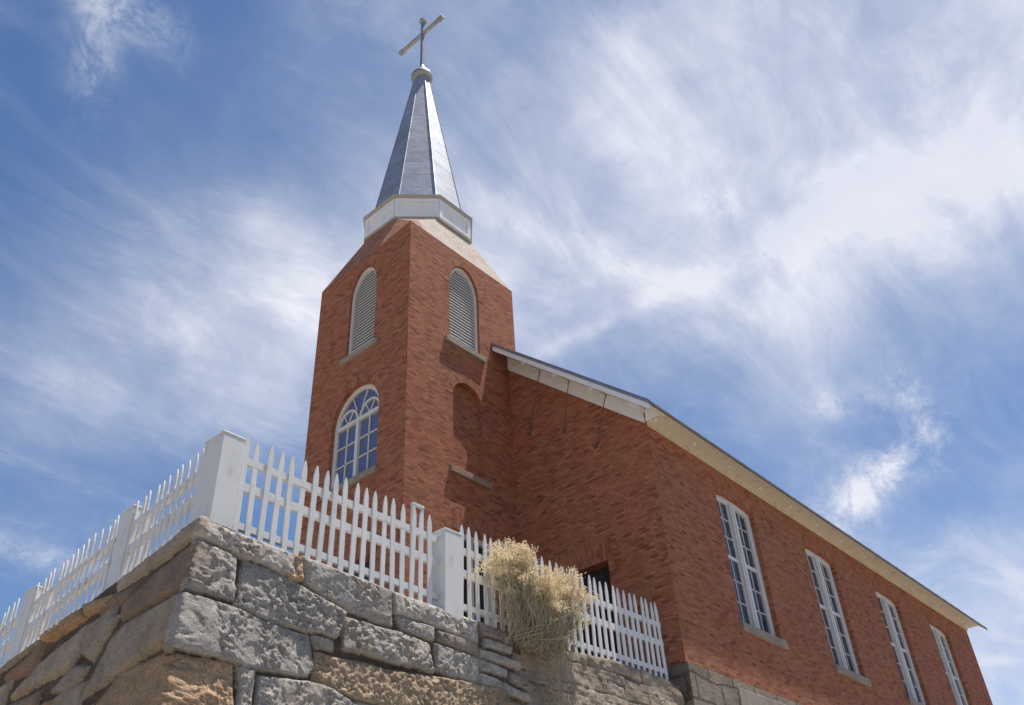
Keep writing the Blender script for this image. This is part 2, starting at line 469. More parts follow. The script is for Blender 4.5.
def arch(u0, u1, v0, spring, rise, n=18, power=1.0):
    """outline of an arched opening, counter-clockwise from lower left"""
    c, r = (u0+u1)/2, (u1-u0)/2
    pts = [(u0, v0), (u1, v0), (u1, spring)]
    for k in range(1, n):
        t = math.pi*k/n
        pts.append((c + r*math.cos(t), spring + rise*math.sin(t)**power))
    pts.append((u0, spring))
    return pts
def seg_arch(u0, u1, v0, spring, rise, n=10):
    pts = [(u0, v0), (u1, v0), (u1, spring)]
    for k in range(1, n):
        t = k/n
        pts.append((u1 + (u0-u1)*t, spring + rise*4*t*(1-t)))
    pts.append((u0, spring))
    return pts
FX = lambda x0: (lambda u, v, n: (x0 + n, u, v))       # faces -X: u is y, n goes inwards
FY = lambda y0: (lambda u, v, n: (u, y0 + n, v))       # faces -Y: u is x
# ------------------------------------------------------------------ ground, street, yard
def sheet(name, pts, z, mat):
    m = MB(); m.face([(x, y, z) for x, y in pts]); return structure(m.build(name, mat))
ZG = -1.62
sheet('ground', [(-900,-900),(900,-900),(900,900),(-900,900)], ZG-0.15, M_EARTH)
sheet('road', [(-60,-7.5),(-60,1.6),(120,1.6),(120,-7.5)], ZG-0.146, M_ROAD)
m = MB(); m.box((-60,1.6,ZG-0.30),(120,5.9,ZG)); structure(m.build('pavement', M_PAVE))
# terrace of the churchyard held up by the stone wall; it falls away along the front
def ztop_left(y):                                    # top of the wall along its left arm
    return float(np.interp(y, [5.9, 7.4, 8.5, 9.2, 13, 18], [3.225, 3.06, 2.92, 2.83, 2.30, 1.6]))
def ztop_right(x):
    return float(np.interp(x, [3.1, 4.4, 5.2, 6.3, 6.9, 7.4, 8.0, 8.6, 9.2, 10.2], [3.215, 3.16, 3.13, 3.12, 3.08, 3.08, 3.15, 3.19, 3.19, 3.16]))
m = MB()
ys = [6.35, 7.4, 8.5, 9.2, 11, 13, 15, 18]
for y0, y1 in zip(ys, ys[1:]):
    a, b = ztop_left(y0)-0.03, ztop_left(y1)-0.03
    for x0, x1 in ((3.62, 7), (7, 11), (11, 26)): m.face([(x0,y0,a),(x1,y0,a),(x1,y1,b),(x0,y1,b)])
structure(m.build('churchyard_ground', M_YARD))

# ------------------------------------------------------------------ retaining wall (traced stones, each with its own split face)
STONES = [
  ('g', [(-0.064, 3.188), (0.835, 3.159), (0.861, 2.947), (0.527, 2.973), (0.308, 3.001), (-0.046, 3.043)]) ,
  ('t', [(0.727, 2.987), (0.861, 2.947), (0.846, 3.153), (0.919, 3.139), (0.934, 2.932), (0.815, 2.917)]) ,
  ('g', [(0.925, 3.177), (1.924, 3.126), (1.952, 2.773), (1.45, 2.822), (0.975, 2.926)]) ,
  ('g', [(1.948, 3.123), (3.08, 3.123), (3.073, 2.903), (2.851, 2.893), (2.479, 2.914), (1.97, 2.914)]) ,
  ('g', [(-0.041, 3.019), (0.313, 2.969), (0.329, 2.6), (-0.053, 2.595)]) ,
  ('g', [(0.387, 2.966), (0.733, 2.946), (1.409, 2.786), (1.314, 2.543), (1.061, 2.527), (0.683, 2.537), (0.359, 2.577)]) ,
  ('g', [(-0.08, 2.568), (0.309, 2.561), (0.638, 2.526), (1.063, 2.507), (1.118, 2.254), (1.06, 2.178), (0.57, 2.127), (0.328, 2.149), (-0.065, 2.157)]) ,
  ('g', [(1.09, 2.509), (1.285, 2.52), (1.295, 2.423), (1.114, 2.409)]) ,
  ('g', [(1.369, 2.759), (2.013, 2.751), (2.388, 2.73), (2.441, 2.46), (2.178, 2.477), (1.394, 2.469)]) ,
  ('g', [(2.0, 2.903), (2.46, 2.89), (2.455, 2.763), (2.047, 2.777)]) ,
  ('b', [(2.505, 2.882), (3.044, 2.887), (3.04, 2.761), (2.506, 2.784)]) ,
  ('g', [(2.487, 2.756), (3.059, 2.746), (3.051, 2.491), (2.489, 2.485)]) ,
  ('t', [(1.124, 2.379), (1.524, 2.397), (2.18, 2.41), (2.764, 2.469), (3.337, 2.477), (3.668, 2.235), (2.585, 2.069), (1.427, 2.098), (1.112, 2.161)]) ,
  ('t', [(-0.104, 2.13), (0.377, 2.139), (0.423, 1.785), (0.464, 1.491), (-0.137, 1.416)]) ,
  ('g', [(0.414, 2.136), (0.555, 2.119), (0.585, 1.707), (0.466, 1.723)]) ,
  ('g', [(0.603, 2.092), (1.056, 2.147), (1.325, 2.111), (1.556, 2.042), (1.594, 1.56), (0.657, 1.515)]) ,
  ('g', [(1.43, 2.067), (1.884, 2.089), (2.463, 2.033), (2.467, 1.663), (1.618, 1.636), (1.587, 2.039)]) ,
  ('b', [(3.094, 3.117), (3.654, 3.087), (3.58, 2.959), (3.133, 2.999)]) ,
  ('g', [(3.153, 2.97), (3.557, 2.948), (3.537, 2.879), (3.149, 2.871)]) ,
  ('g', [(3.071, 2.844), (3.653, 2.818), (3.67, 2.742), (3.068, 2.757)]) ,
  ('g', [(3.067, 2.738), (3.461, 2.711), (3.456, 2.632), (3.077, 2.626)]) ,
  ('b', [(3.495, 2.698), (3.793, 2.656), (3.892, 2.606), (3.822, 2.554), (3.49, 2.613)]) ,
  ('g', [(3.062, 2.595), (3.782, 2.531), (3.814, 2.456), (3.059, 2.483)]) ,
  ('b', [(3.406, 2.424), (3.607, 2.402), (3.675, 2.329), (3.385, 2.319)]) ,
  ('g', [(-0.029, 3.233), (-0.309, 3.168), (-0.803, 3.116), (-1.237, 3.077), (-1.185, 2.956), (-0.587, 2.987), (-0.007, 3.064)]) ,
  ('b', [(-0.036, 3.024), (-0.083, 2.644), (-0.936, 2.633), (-0.963, 2.772), (-0.519, 2.923)]) ,
  ('g', [(-0.102, 2.619), (-0.065, 2.263), (-1.138, 2.113), (-1.262, 2.11), (-1.049, 2.534), (-0.893, 2.606)]) ,
  ('t', [(-0.143, 2.178), (-0.11, 1.86), (-0.174, 1.475), (-0.914, 1.605), (-0.931, 1.994), (-0.717, 2.181)]) ,
  ('g', [(-1.002, 2.717), (-1.271, 2.394), (-1.53, 2.523), (-1.488, 2.784)]) ,
  ('t', [(-1.199, 2.952), (-1.274, 2.862), (-1.63, 2.867), (-1.756, 3.017)]) ,
  ('t', [(-1.751, 3.007), (-1.645, 2.862), (-2.195, 2.816), (-2.455, 2.874), (-2.452, 2.938), (-2.007, 3.017)]) ,
  ('g', [(-2.519, 2.918), (-2.465, 2.859), (-3.568, 2.749), (-3.633, 2.839)]) ,
  ('g', [(-1.111, 2.823), (-1.097, 2.645), (-1.5, 2.565), (-1.459, 2.777)]) ,
  ('g', [(-1.508, 2.79), (-1.538, 2.574), (-1.634, 2.43), (-2.142, 2.429), (-2.753, 2.407), (-2.713, 2.467), (-2.301, 2.64), (-1.666, 2.764)]) ,
  ('g', [(-1.306, 2.367), (-1.356, 2.269), (-1.556, 2.212), (-1.934, 2.312), (-1.5, 2.43)]) ,
  ('b', [(-2.381, 2.846), (-2.429, 2.602), (-3.021, 2.633), (-3.029, 2.707)]) ,
]
TINT = {'g': [(0.58,0.525,0.465),(0.53,0.485,0.435),(0.61,0.555,0.49),(0.49,0.45,0.405),(0.57,0.51,0.44)],
        't': [(0.72,0.46,0.275),(0.68,0.46,0.29),(0.62,0.46,0.31)],
        'b': [(0.46,0.345,0.26),(0.44,0.35,0.28),(0.41,0.34,0.285)],
        'r': [(0.42,0.34,0.255),(0.38,0.30,0.22),(0.44,0.36,0.28),(0.35,0.295,0.245)]}
def hash3(ix, iy, seed):
    h = (ix.astype(np.int64)*374761393 + iy.astype(np.int64)*668265263 + seed*974634777) & 0x7fffffff
    h = ((h ^ (h >> 13))*1274126177) & 0x7fffffff
    return ((h ^ (h >> 16)) & 0xffff)/65535.0
def vnoise(x, y, seed=0):
    ix, iy = np.floor(x), np.floor(y); fx, fy = x-ix, y-iy
    fx = fx*fx*fx*(fx*(fx*6-15)+10); fy = fy*fy*fy*(fy*(fy*6-15)+10)
    a, b = hash3(ix, iy, seed), hash3(ix+1, iy, seed); c, d = hash3(ix, iy+1, seed), hash3(ix+1, iy+1, seed)
    return (a*(1-fx)+b*fx)*(1-fy) + (c*(1-fx)+d*fx)*fy - 0.5
def fbm2(x, y, f, oct=4, seed=0, gain=0.5):
    r = 0; a = 1
    for k in range(oct):
        c, s_ = math.cos(0.7*k+seed), math.sin(0.7*k+seed)
        r = r + a*vnoise((c*x - s_*y)*f + 17.3*k, (s_*x + c*y)*f - 9.1*k, seed+k); f *= 2.03; a *= gain
    return r
def facets(x, y, cell, seed):
    """split-stone facets: every Voronoi cell is a little tilted plane"""
    gx, gy = x/cell, y/cell
    ix, iy = np.floor(gx), np.floor(gy)
    best = np.full(x.shape, 1e9); val = np.zeros(x.shape)
    for dx in (-1,0,1):
        for dy in (-1,0,1):
            jx, jy = ix+dx, iy+dy
            px, py = jx + hash3(jx, jy, seed), jy + hash3(jx, jy, seed+5)
            d = (gx-px)**2 + (gy-py)**2
            tx, ty, o = hash3(jx,jy,seed+1)-0.5, hash3(jx,jy,seed+2)-0.5, hash3(jx,jy,seed+3)-0.5
            v = (tx*(gx-px) + ty*(gy-py))*1.6 + o*0.8
            w = d < best
            best = np.where(w, d, best); val = np.where(w, v, val)
    return val
def polydist(px, py, poly):
    """signed distance, positive inside"""
    d = np.full(px.shape, 1e9); inside = np.zeros(px.shape, bool)
    n = len(poly)
    for k in range(n):
        (ax, ay), (bx, by) = poly[k], poly[(k+1) % n]
        ex, ey = bx-ax, by-ay
        t = np.clip(((px-ax)*ex + (py-ay)*ey)/(ex*ex+ey*ey+1e-12), 0, 1)
        d = np.minimum(d, np.hypot(px-ax-t*ex, py-ay-t*ey))
        c = ((ay > py) != (by > py)) & (px < (bx-ax)*(py-ay)/((by-ay) if abs(by-ay) > 1e-9 else 1e-9) + ax)
        inside ^= c
    return np.where(inside, d, -d)
YB, XB = 5.945, 3.235                                  # mortar planes of the two arms
UR, UL = 10.02-XB, -(15.0-YB)
# columns: u < 0 along the left arm, u > 0 along the right arm
u_cols = np.unique(np.concatenate([np.arange(UL, -4.2, 0.035), np.arange(-4.2, -1.2, 0.011), np.arange(-1.2, -0.005, 0.011),
                                   np.arange(0.0, 3.9, 0.0105), np.arange(3.9, UR, 0.014), [UR]]).round(5))
w_rows = np.unique(np.concatenate([np.arange(0, 1.75, 0.0105), np.arange(1.75, 3.4, 0.03), np.arange(3.4, 5.0, 0.08)]).round(5))
Ug, Wg = np.meshgrid(u_cols, w_rows)
ztop = np.array([ztop_left(YB-u) if u < 0 else ztop_right(XB+u) for u in u_cols])
zt_loc = ztop[None,:] + 0.012*vnoise(Ug*5, Ug*0+3.3, 3)*1.5
Zg = np.maximum(zt_loc - Wg, ZG-0.2)
wamp = np.where(Ug < 0, 0.4, 1.0)
wx = Ug + 0.022*wamp*fbm2(Ug, Zg, 4.0, 4, 21)
wz = Zg + 0.022*wamp*fbm2(Ug, Zg, 4.0, 4, 31)
H = 0.012*fbm2(Ug, Zg, 9, 4, 41)                       # mortar bed
C = np.empty(Ug.shape+(3,)); C[:] = (0.20, 0.145, 0.11)
C *= (1 + 0.5*fbm2(Ug, Zg, 6, 3, 44))[...,None]
stones = [(k, p, 1.0) for k, p in STONES]
def inside_any(x, z, polys):
    for _, p, _ in polys:
        if float(polydist(np.array([x]), np.array([z]), p)[0]) > -0.04: return True
    return False
traced = list(stones)
# small parged rubble along the right end, bigger blocks everywhere else
sr = random.Random(5)
def rows(u0, u1, z_hi, z_lo, hmin, hmax, lmin, lmax, kinds, strength, test=None):
    z = z_hi
    while z > z_lo:
        h = sr.uniform(hmin, hmax); u = u0 + sr.uniform(-0.3, 0)
        while u < u1:
            l = sr.uniform(lmin, lmax); j = 0.14*h
            g = 0.012
            q = [(u+g+sr.uniform(-j,j)*.4, z-g+sr.uniform(-j,j)), (u+l-g+sr.uniform(-j,j)*.4, z-g+sr.uniform(-j,j)),
                 (u+l-g+sr.uniform(-j,j), z-h+g+sr.uniform(-j,j)*.5), (u+g+sr.uniform(-j,j), z-h+g+sr.uniform(-j,j)*.5)]
            if sr.random() < 0.45: q.insert(3, (u+l*sr.uniform(.3,.7), z-h+g+sr.uniform(-j,j)))
            c = (sum(p[0] for p in q)/len(q), sum(p[1] for p in q)/len(q))
            if not inside_any(*c, traced) and u+l < u1+0.25: stones.append((sr.choice(kinds), q, strength))
            u += l
        z -= h
rows(3.72, UR, 3.22, 2.55, 0.10, 0.24, 0.20, 0.62, 'rrrb', 0.26)
rows(3.85, UR, 2.60, 1.2, 0.13, 0.26, 0.22, 0.70, 'rrrbg', 0.34)
rows(0.0, 3.85, 1.62, ZG, 0.26, 0.42, 0.5, 1.1, 'gggtb', 1.0)
rows(3.85, UR, 1.22, ZG, 0.24, 0.40, 0.4, 1.0, 'ggrtb', 0.8)
rows(-3.1, -0.02, 1.62, ZG, 0.26, 0.42, 0.5, 1.1, 'gggtb', 1.0)
rows(-4.6, -0.06, 3.12, 1.55, 0.13, 0.26, 0.28, 0.75, 'ggbbt', 0.85)
rows(UL, -4.5, 3.0, ZG, 0.22, 0.38, 0.5, 1.1, 'gggtb', 0.9)
for i, (k, poly, st) in enumerate(stones):
    us = [p[0] for p in poly]; zs = [p[1] for p in poly]
    c0, c1 = np.searchsorted(u_cols, (min(us)-0.05, max(us)+0.05))
    if c1 <= c0: continue
    zz = Zg[:, c0:c1]
    rr = np.where((zz.max(1) > min(zs)-0.05) & (zz.min(1) < max(zs)+0.05))[0]
    if len(rr) == 0: continue
    sl = (slice(rr[0], rr[-1]+1), slice(c0, c1))
    # corner stones run round the corner: their outline stops there, the stone does not
    pp = [((0.06 if (abs(p[0]) < 0.16 and max(us) < 0.25) else -0.06 if (abs(p[0]) < 0.16 and min(us) > -0.2) else p[0]), p[1]) for p in poly]
    # stones in the top course reach up to the top of the wall
    d = polydist(wx[sl], wz[sl], pp) + 0.008
    if not (d > 0).any(): continue
    U, Z = Ug[sl], Zg[sl]
    r = np.random.default_rng(100+i)
    uc, zc = np.mean(us), np.mean(zs)
    dd = np.clip(d, 0, None)
    left = uc < 0
    edge = 1-np.exp(-(dd/(0.020 if left else 0.0065))**1.5)
    base = (0.046 + r.uniform(-0.006, 0.007) + (0.016 if k == 't' else 0))*st
    tilt = np.clip((U-uc)*r.uniform(-0.05, 0.05) + (Z-zc)*(r.uniform(-0.14, -0.05) if k == 't' else r.uniform(-0.07, 0.10)), -0.03, 0.03)*st
    msk = np.clip((1.0 if k == 't' else 0.5) + 2.6*fbm2(U, Z, 5.5, 3, i+33), 0.6 if k == 't' else 0.12, 1.0)
    rough = 0.70*(0.016*facets(U + 0.06*fbm2(U,Z,9,3,i), Z + 0.06*fbm2(U,Z,9,3,i+9), 0.12, i) + msk*(0.026*facets(U + 0.03*fbm2(U,Z,20,3,i), Z + 0.03*fbm2(U,Z,20,3,i+4), 0.055, i+50)
             + 0.018*facets(U + 0.012*fbm2(U,Z,40,2,i), Z + 0.012*fbm2(U,Z,40,2,i+3), 0.026, i+60)
             + 0.020*fbm2(U, Z, 28, 3, i+17, 0.75)) + 0.010*fbm2(U, Z, 9, 3, i+7, 0.55))*st*(0.55 if left else 1)
    if k == 'b': rough = rough*0.8
    bulge = 0.008*(1-np.exp(-dd/0.04))*st
    h = edge*(base + bulge + tilt + rough*np.clip(dd/0.03, 0.25, 1))
    on = (d > 0) & (h > H[sl])
    H[sl] = np.where(on, h, H[sl])
    base_c = np.array(TINT[k][int(r.integers(len(TINT[k])))])*r.uniform(0.9, 1.1)
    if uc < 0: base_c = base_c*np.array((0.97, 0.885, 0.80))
    var = 1 + 0.18*fbm2(U, Z, 2.2, 3, i+70)
    rust = np.clip(fbm2(U, Z, 3.0, 3, i+90)*2.4-0.35, 0, 1)[...,None]*(0.35 if k == 'g' else 0.2)
    col = base_c*var[...,None]*(1-rust) + np.array((0.50,0.34,0.21))*rust
    C[sl] = np.where(on[...,None], col, C[sl])
# parging smeared over the right end
par = np.clip((Ug-3.9)/0.6, 0, 1)*np.clip(fbm2(Ug, Zg, 2.6, 4, 77)*1.6+0.75, 0, 1)
H = H*(1-0.72*par) + par*(0.034 + 0.034*fbm2(Ug, Zg, 4, 6, 78, 0.6))
C = C*(1-0.75*par[...,None]) + 0.75*par[...,None]*np.array((0.43,0.345,0.26))*(1+0.3*fbm2(Ug, Zg, 3, 4, 79))[...,None]
topround = 1-np.clip(1-Wg/0.05, 0, 1)**2*0.35
H = H*topround
Hout = H + 0.052*Wg                                    # the wall leans back a little
px = np.where(Ug < 0, XB-Hout, XB+Ug); py = np.where(Ug < 0, YB-Ug, YB-Hout)
corner = np.abs(Ug) < 1e-6
px = np.where(corner, XB-Hout, px); py = np.where(corner, YB-Hout, py)
# columns next to the corner must not cross it
near = (Ug > 0) & (Ug < 0.09); f = np.clip(Ug/0.09, 0, 1); px = np.where(near, XB-Hout*(1-f)+Ug, px)
near = (Ug < 0) & (Ug > -0.09); f = np.clip(-Ug/0.09, 0, 1); py = np.where(near, YB-Hout*(1-f)-Ug, py)
pz = Zg
# the top: rows running back over the wall
capr = [0.03, 0.07, 0.12, 0.2, 0.3, 0.42]
tx, ty, tz, tc = [], [], [], []
for e in capr:
    ee = np.minimum(e, 1)
    tx.append(np.where(u_cols < 0, XB+ee, XB+np.maximum(u_cols, ee))); ty.append(np.where(u_cols < 0, YB+np.maximum(-u_cols, ee), YB+ee))
    tz.append(zt_loc[0] + 0.012*fbm2(u_cols, np.full_like(u_cols, e*3), 6, 4, 88) + 0.006); tc.append(C[0]*0.95)
PX = np.vstack(tx[::-1]+[px]); PY = np.vstack(ty[::-1]+[py]); PZ = np.vstack(tz[::-1]+[pz]); PC = np.concatenate([np.array(tc[::-1]), C], 0)
nr, nc = PX.shape
me = bpy.data.meshes.new('retaining_wall')
verts = np.stack([PX, PY, PZ], -1).reshape(-1, 3)
ii = np.arange(nr*nc).reshape(nr, nc)
quads = np.stack([ii[:-1,:-1], ii[1:,:-1], ii[1:,1:], ii[:-1,1:]], -1).reshape(-1, 4)
me.vertices.add(len(verts)); me.vertices.foreach_set('co', verts.ravel().astype(np.float32))
me.loops.add(quads.size); me.loops.foreach_set('vertex_index', quads.ravel().astype(np.int32))
me.polygons.add(len(quads)); me.polygons.foreach_set('loop_start', (np.arange(len(quads))*4).astype(np.int32))
me.update(calc_edges=True)
at = me.color_attributes.new('stone_tint', 'FLOAT_COLOR', 'POINT')
at.data.foreach_set('color', np.concatenate([np.clip(PC.reshape(-1,3), 0.02, 0.8), np.ones((nr*nc,1))], 1).ravel().astype(np.float32))
me.polygons.foreach_set('use_smooth', np.ones(len(quads), bool))
me.materials.append(M_GRANITE)
wall = bpy.data.objects.new('retaining_wall', me); COL.objects.link(wall)
wall['label'] = 'rough stone retaining wall of grey granite and tan blocks under the white fences'
wall['category'] = 'stone wall'

# ------------------------------------------------------------------ the church
YS, XF, XE = 5.85, 10.12, 23.95                        # long side, front gable, far end
YN = 13.73; YC = 9.79
TX, TY, TXB, TYB = 7.635, 8.54, 10.35, 11.04           # tower
ZW = 7.07                                              # top of the long walls
SL = 0.885
zr = lambda y: ZW + SL*(min(y, 2*YC-y)-YS)             # underside of the roof over the gable
church = empty('church', (XF, YS, 2.0), 'red brick church with square tower and metal spire above the stone wall', 'church')
def part(mb, name, mat, parent=None, **k): return mb.build(name, mat, parent or church, **k)

# nave walls
WIN = [(11.90, 13.13), (15.00, 16.23), (18.11, 19.34), (21.06, 22.27)]
WZ0, WZS, WRISE = 4.38, 6.545, 0.055
DOOR2 = (6.86, 7.74, 2.7, 5.17)
m = MB()
holes = [seg_arch(a, b, WZ0, WZS, WRISE) for a, b in WIN]
BW = (11.50, 12.72, 2.05, 3.06)
m.panel([(XF, 3.44), (XE, 3.44), (XE, ZW+0.12), (XF, ZW+0.12)], holes, FY(YS), 0.11)
gab = [(YS, 3.44), (6.42, 3.44), (6.42, 2.4), (YN, 2.0), (YN, ZW+.15), (YC, ZW+.15+SL*(YC-YS)), (YS, ZW+.15)]
nave = part(m, 'nave_wall', M_BRICK)
m = MB()
m.panel(gab, [[(DOOR2[0], DOOR2[2]), (DOOR2[1], DOOR2[2]), (DOOR2[1], DOOR2[3]), (DOOR2[0], DOOR2[3])]], FX(XF), 0.22)
part(m, 'front_gable_wall', M_BRICK_G)
m = MB()
m.face([(XE, YS, 0), (XE, YN, 0), (XE, YN, ZW), (XE, YC, ZW+SL*(YC-YS)), (XE, YS, ZW)])
m.face([(XF, YN, 0), (XE, YN, 0), (XE, YN, ZW), (XF, YN, ZW)])
part(m, 'rear_wall', M_BRICK)
# stone footing
m = MB()
def found(u, v, n): return (u, YS-0.045+n, v)
m.panel([(XF-0.04, ZG-0.1), (XE+0.04, ZG-0.1), (XE+0.04, 3.44), (XF-0.04, 3.44)], [[(BW[0], BW[2]), (BW[1], BW[2]), (BW[1], BW[3]), (BW[0], BW[3])]], found, 0.2)
m.face([(XF-0.04, YS-0.045, 3.44), (XE+0.04, YS-0.045, 3.44), (XE+0.04, YS+0.05, 3.46), (XF-0.04, YS+0.05, 3.46)])
m.box((XF-0.04, YS-0.04, ZG-0.1), (XF+0.3, 6.42, 3.44))
footing_mat = None
def footing_material():
    mm, N, b = material('footing_rubble')
    uv = N.n('ShaderNodeUVMap').outputs[0]
    w = N.n('ShaderNodeTexNoise'); N.put(w.inputs['Vector'], uv); w.inputs['Scale'].default_value = 2.4; w.inputs['Detail'].default_value = 3
    uvw = N.vec('ADD', uv, N.vec('SCALE', N.vec('SUBTRACT', w.outputs['Color'], (0.5,0.5,0.5)), scale=0.16))
    def br(c1, c2, cm, ms, sm):
        t = N.n('ShaderNodeTexBrick'); N.put(t.inputs['Vector'], uvw); t.inputs['Scale'].default_value = 1
        t.inputs['Color1'].default_value = c1; t.inputs['Color2'].default_value = c2; t.inputs['Mortar'].default_value = cm
        t.inputs['Mortar Size'].default_value = ms; t.inputs['Mortar Smooth'].default_value = sm
        t.inputs['Brick Width'].default_value = 0.62; t.inputs['Row Height'].default_value = 0.30
        return t
    k = br((0,0,0,1),(1,1,1,1),(.5,.5,.5,1),0,0); e = br((1,1,1,1),(1,1,1,1),(0,0,0,1),0.022,0.5)
    P = geo_pos(N); n = N.noise(P, 4, 6, 0.66); f = N.noise(P, 40, 5, 0.65)
    col = N.ramp(k.outputs['Color'], [(0,(0.17,0.135,0.105)),(0.4,(0.25,0.205,0.165)),(0.75,(0.29,0.215,0.155)),(1,(0.27,0.245,0.215))])
    col = N.mix(e.outputs['Fac'], col, (0.15,0.105,0.075,1))
    col = N.mix(1.0, col, N.ramp(n, [(0.3,(0.7,0.68,0.66)),(0.5,(1,1,1)),(0.72,(1.2,1.17,1.12))]), 'MULTIPLY')
    N.put(b.inputs['Base Color'], col); b.inputs['Roughness'].default_value = 0.95
    h = N.math('ADD', N.math('MULTIPLY', e.outputs['Fac'], -1.6), N.math('ADD', N.math('MULTIPLY', n, 2.2), N.math('MULTIPLY', f, 0.5)))
    bump(N, b, h, 0.9, 0.035)
    return mm
part(m, 'stone_footing', footing_material())
m = MB(); m.box((BW[0]-0.22, YS-0.065, BW[3]+0.002), (BW[1]+0.22, YS+0.05, 3.34)); part(m, 'stone_lintel', M_SILL, bevel=0.01)

# windows of the long side: two narrow sashes side by side, each of 2 x 6 panes
def long_window(a, b):
    y = YS+0.085; fn = FY(y)
    fw = 0.085
    m = MB()
    o = seg_arch(a-0.01, b+0.01, WZ0-0.01, WZS, WRISE+0.01); i = seg_arch(a+fw, b-fw-0.035, WZ0+fw*0.8, WZS-0.09, WRISE*0.8)
    m.solid(o, [i], fn, 0, 0.07)
    c = (a+b)/2
    m.box((c-0.075, y-0.025, WZ0), (c+0.075, y+0.06, WZS+WRISE-0.09))
    m.box((c-0.03, y-0.045, WZ0+0.02), (c+0.03, y-0.022, WZS+WRISE-0.12))
    w = part(m, 'long_window', M_WHITE, bevel=0.004)
    zm = (WZ0+WZS)/2+0.06
    s = MB()
    for p, q in ((a+fw, c-0.075), (c+0.075, b-fw)):
        s.box((p, y+0.022, zm-0.03), (q, y+0.05, zm+0.03))                  # meeting rail
        for x in (p, q-0.028): s.box((x, y+0.026, WZ0+0.07), (x+0.028, y+0.052, WZS+0.0))
        mid = (p+q)/2
        s.box((mid-0.008, y+0.03, WZ0+0.07), (mid+0.008, y+0.046, WZS+0.0))
        for z0, z1 in ((WZ0+0.07, zm-0.03), (zm+0.03, WZS-0.02)):
            for k in (1, 2): s.box((p, y+0.03, z0+(z1-z0)*k/3-0.008), (q, y+0.046, z0+(z1-z0)*k/3+0.008))
    part(s, 'sash', M_WHITE, w)
    g = MB(); g.box((a, y+0.052, WZ0), (b, y+0.06, WZS+WRISE))
    for p, q in ((a+fw, c-0.075), (c+0.075, b-fw)):                  # old panes, each set a little differently
        for x0, x1 in ((p, (p+q)/2), ((p+q)/2, q)):
            for z0, z1 in ((WZ0+0.07, zm-0.03), (zm+0.03, WZS-0.0)):
                for k in range(3):
                    d = [random.uniform(-0.006, 0.006) for _ in range(3)]; d.append(d[0]+d[2]-d[1])
                    za, zb = z0+(z1-z0)*k/3, z0+(z1-z0)*(k+1)/3
                    g.face([(x0, y+0.043+d[0], za), (x1, y+0.043+d[1], za), (x1, y+0.043+d[2], zb), (x0, y+0.043+d[3], zb)])
    part(g, 'pane', M_GLASS, w)
    k = MB(); k.box((a, y+0.30, WZ0), (b, y+0.31, WZS+WRISE)); 
    s = MB(); s.box((a-0.06, YS-0.055, WZ0-0.125), (b+0.06, YS+0.09, WZ0-0.003)); part(s, 'window_sill', M_SILL, w, bevel=0.008)
    # rowlock arch of upright bricks over the opening, a few mm proud
    r = MB(); n = 16
    for k in range(n):
        t0, t1 = k/n, (k+1)/n
        P = lambda t, d: (a-0.03+(b-a+0.06)*t, WZS+WRISE*4*t*(1-t)+d)
        (u0, v0), (u1, v1) = P(t0, 0.002), P(t1, 0.002); (u2, v2), (u3, v3) = P(t1, 0.19), P(t0, 0.19)
        uv = [(0, k*0.045), (0, (k+1)*0.045), (0.19, (k+1)*0.045), (0.19, k*0.045)]
        r.face([(u0, YS-0.003, v0), (u1, YS-0.003, v1), (u2, YS-0.003, v2), (u3, YS-0.003, v3)], uv)
    part(r, 'brick_arch', M_BRICK, w)
    return w
for a, b in WIN: long_window(a, b)
# basement window in the footing
m = MB(); y = YS+0.07
m.solid([(BW[0],BW[2]),(BW[1],BW[2]),(BW[1],BW[3]),(BW[0],BW[3])], [[(BW[0]+.09,BW[2]+.09),(BW[1]-.09,BW[2]+.09),(BW[1]-.09,BW[3]-.10),(BW[0]+.09,BW[3]-.10)]], FY(y), 0, 0.06)
m.box(((BW[0]+BW[1])/2-.02, y+.01, BW[2]), ((BW[0]+BW[1])/2+.02, y+.05, BW[3]-.02))
w = part(m, 'basement_window', M_WHITE)
m = MB(); m.box((BW[0], y+.045, BW[2]), (BW[1], y+.05, BW[3])); part(m, 'pane', M_GLASS, w)

# side door in the gable front
m = MB(); m.box((XF+0.20, DOOR2[0], DOOR2[2]), (XF+0.25, DOOR2[1], DOOR2[3]))
d = part(m, 'side_door', M_DARK)
m = MB()
for zz in (3.0, 3.75, 4.45): m.box((XF+0.185, DOOR2[0]+0.12, zz), (XF+0.199, DOOR2[1]-0.12, zz+0.5))
part(m, 'door_panel', M_DARK, d)
def soldier(y0, y1, z0, h, fn, name='brick_lintel'):
    r = MB(); n = max(4, int((y1-y0)/0.05))
    for k in range(n):
        a, b = y0+(y1-y0)*k/n, y0+(y1-y0)*(k+1)/n
        r.face([fn(a, z0, -0.003), fn(b, z0, -0.003), fn(b, z0+h, -0.003), fn(a, z0+h, -0.003)], [(0,k*.045),(0,(k+1)*.045),(h,(k+1)*.045),(h,k*.045)])
    part(r, name, M_BRICK)
soldier(DOOR2[0]-0.08, DOOR2[1]+0.08, DOOR2[3]+0.002, 0.36, FX(XF))

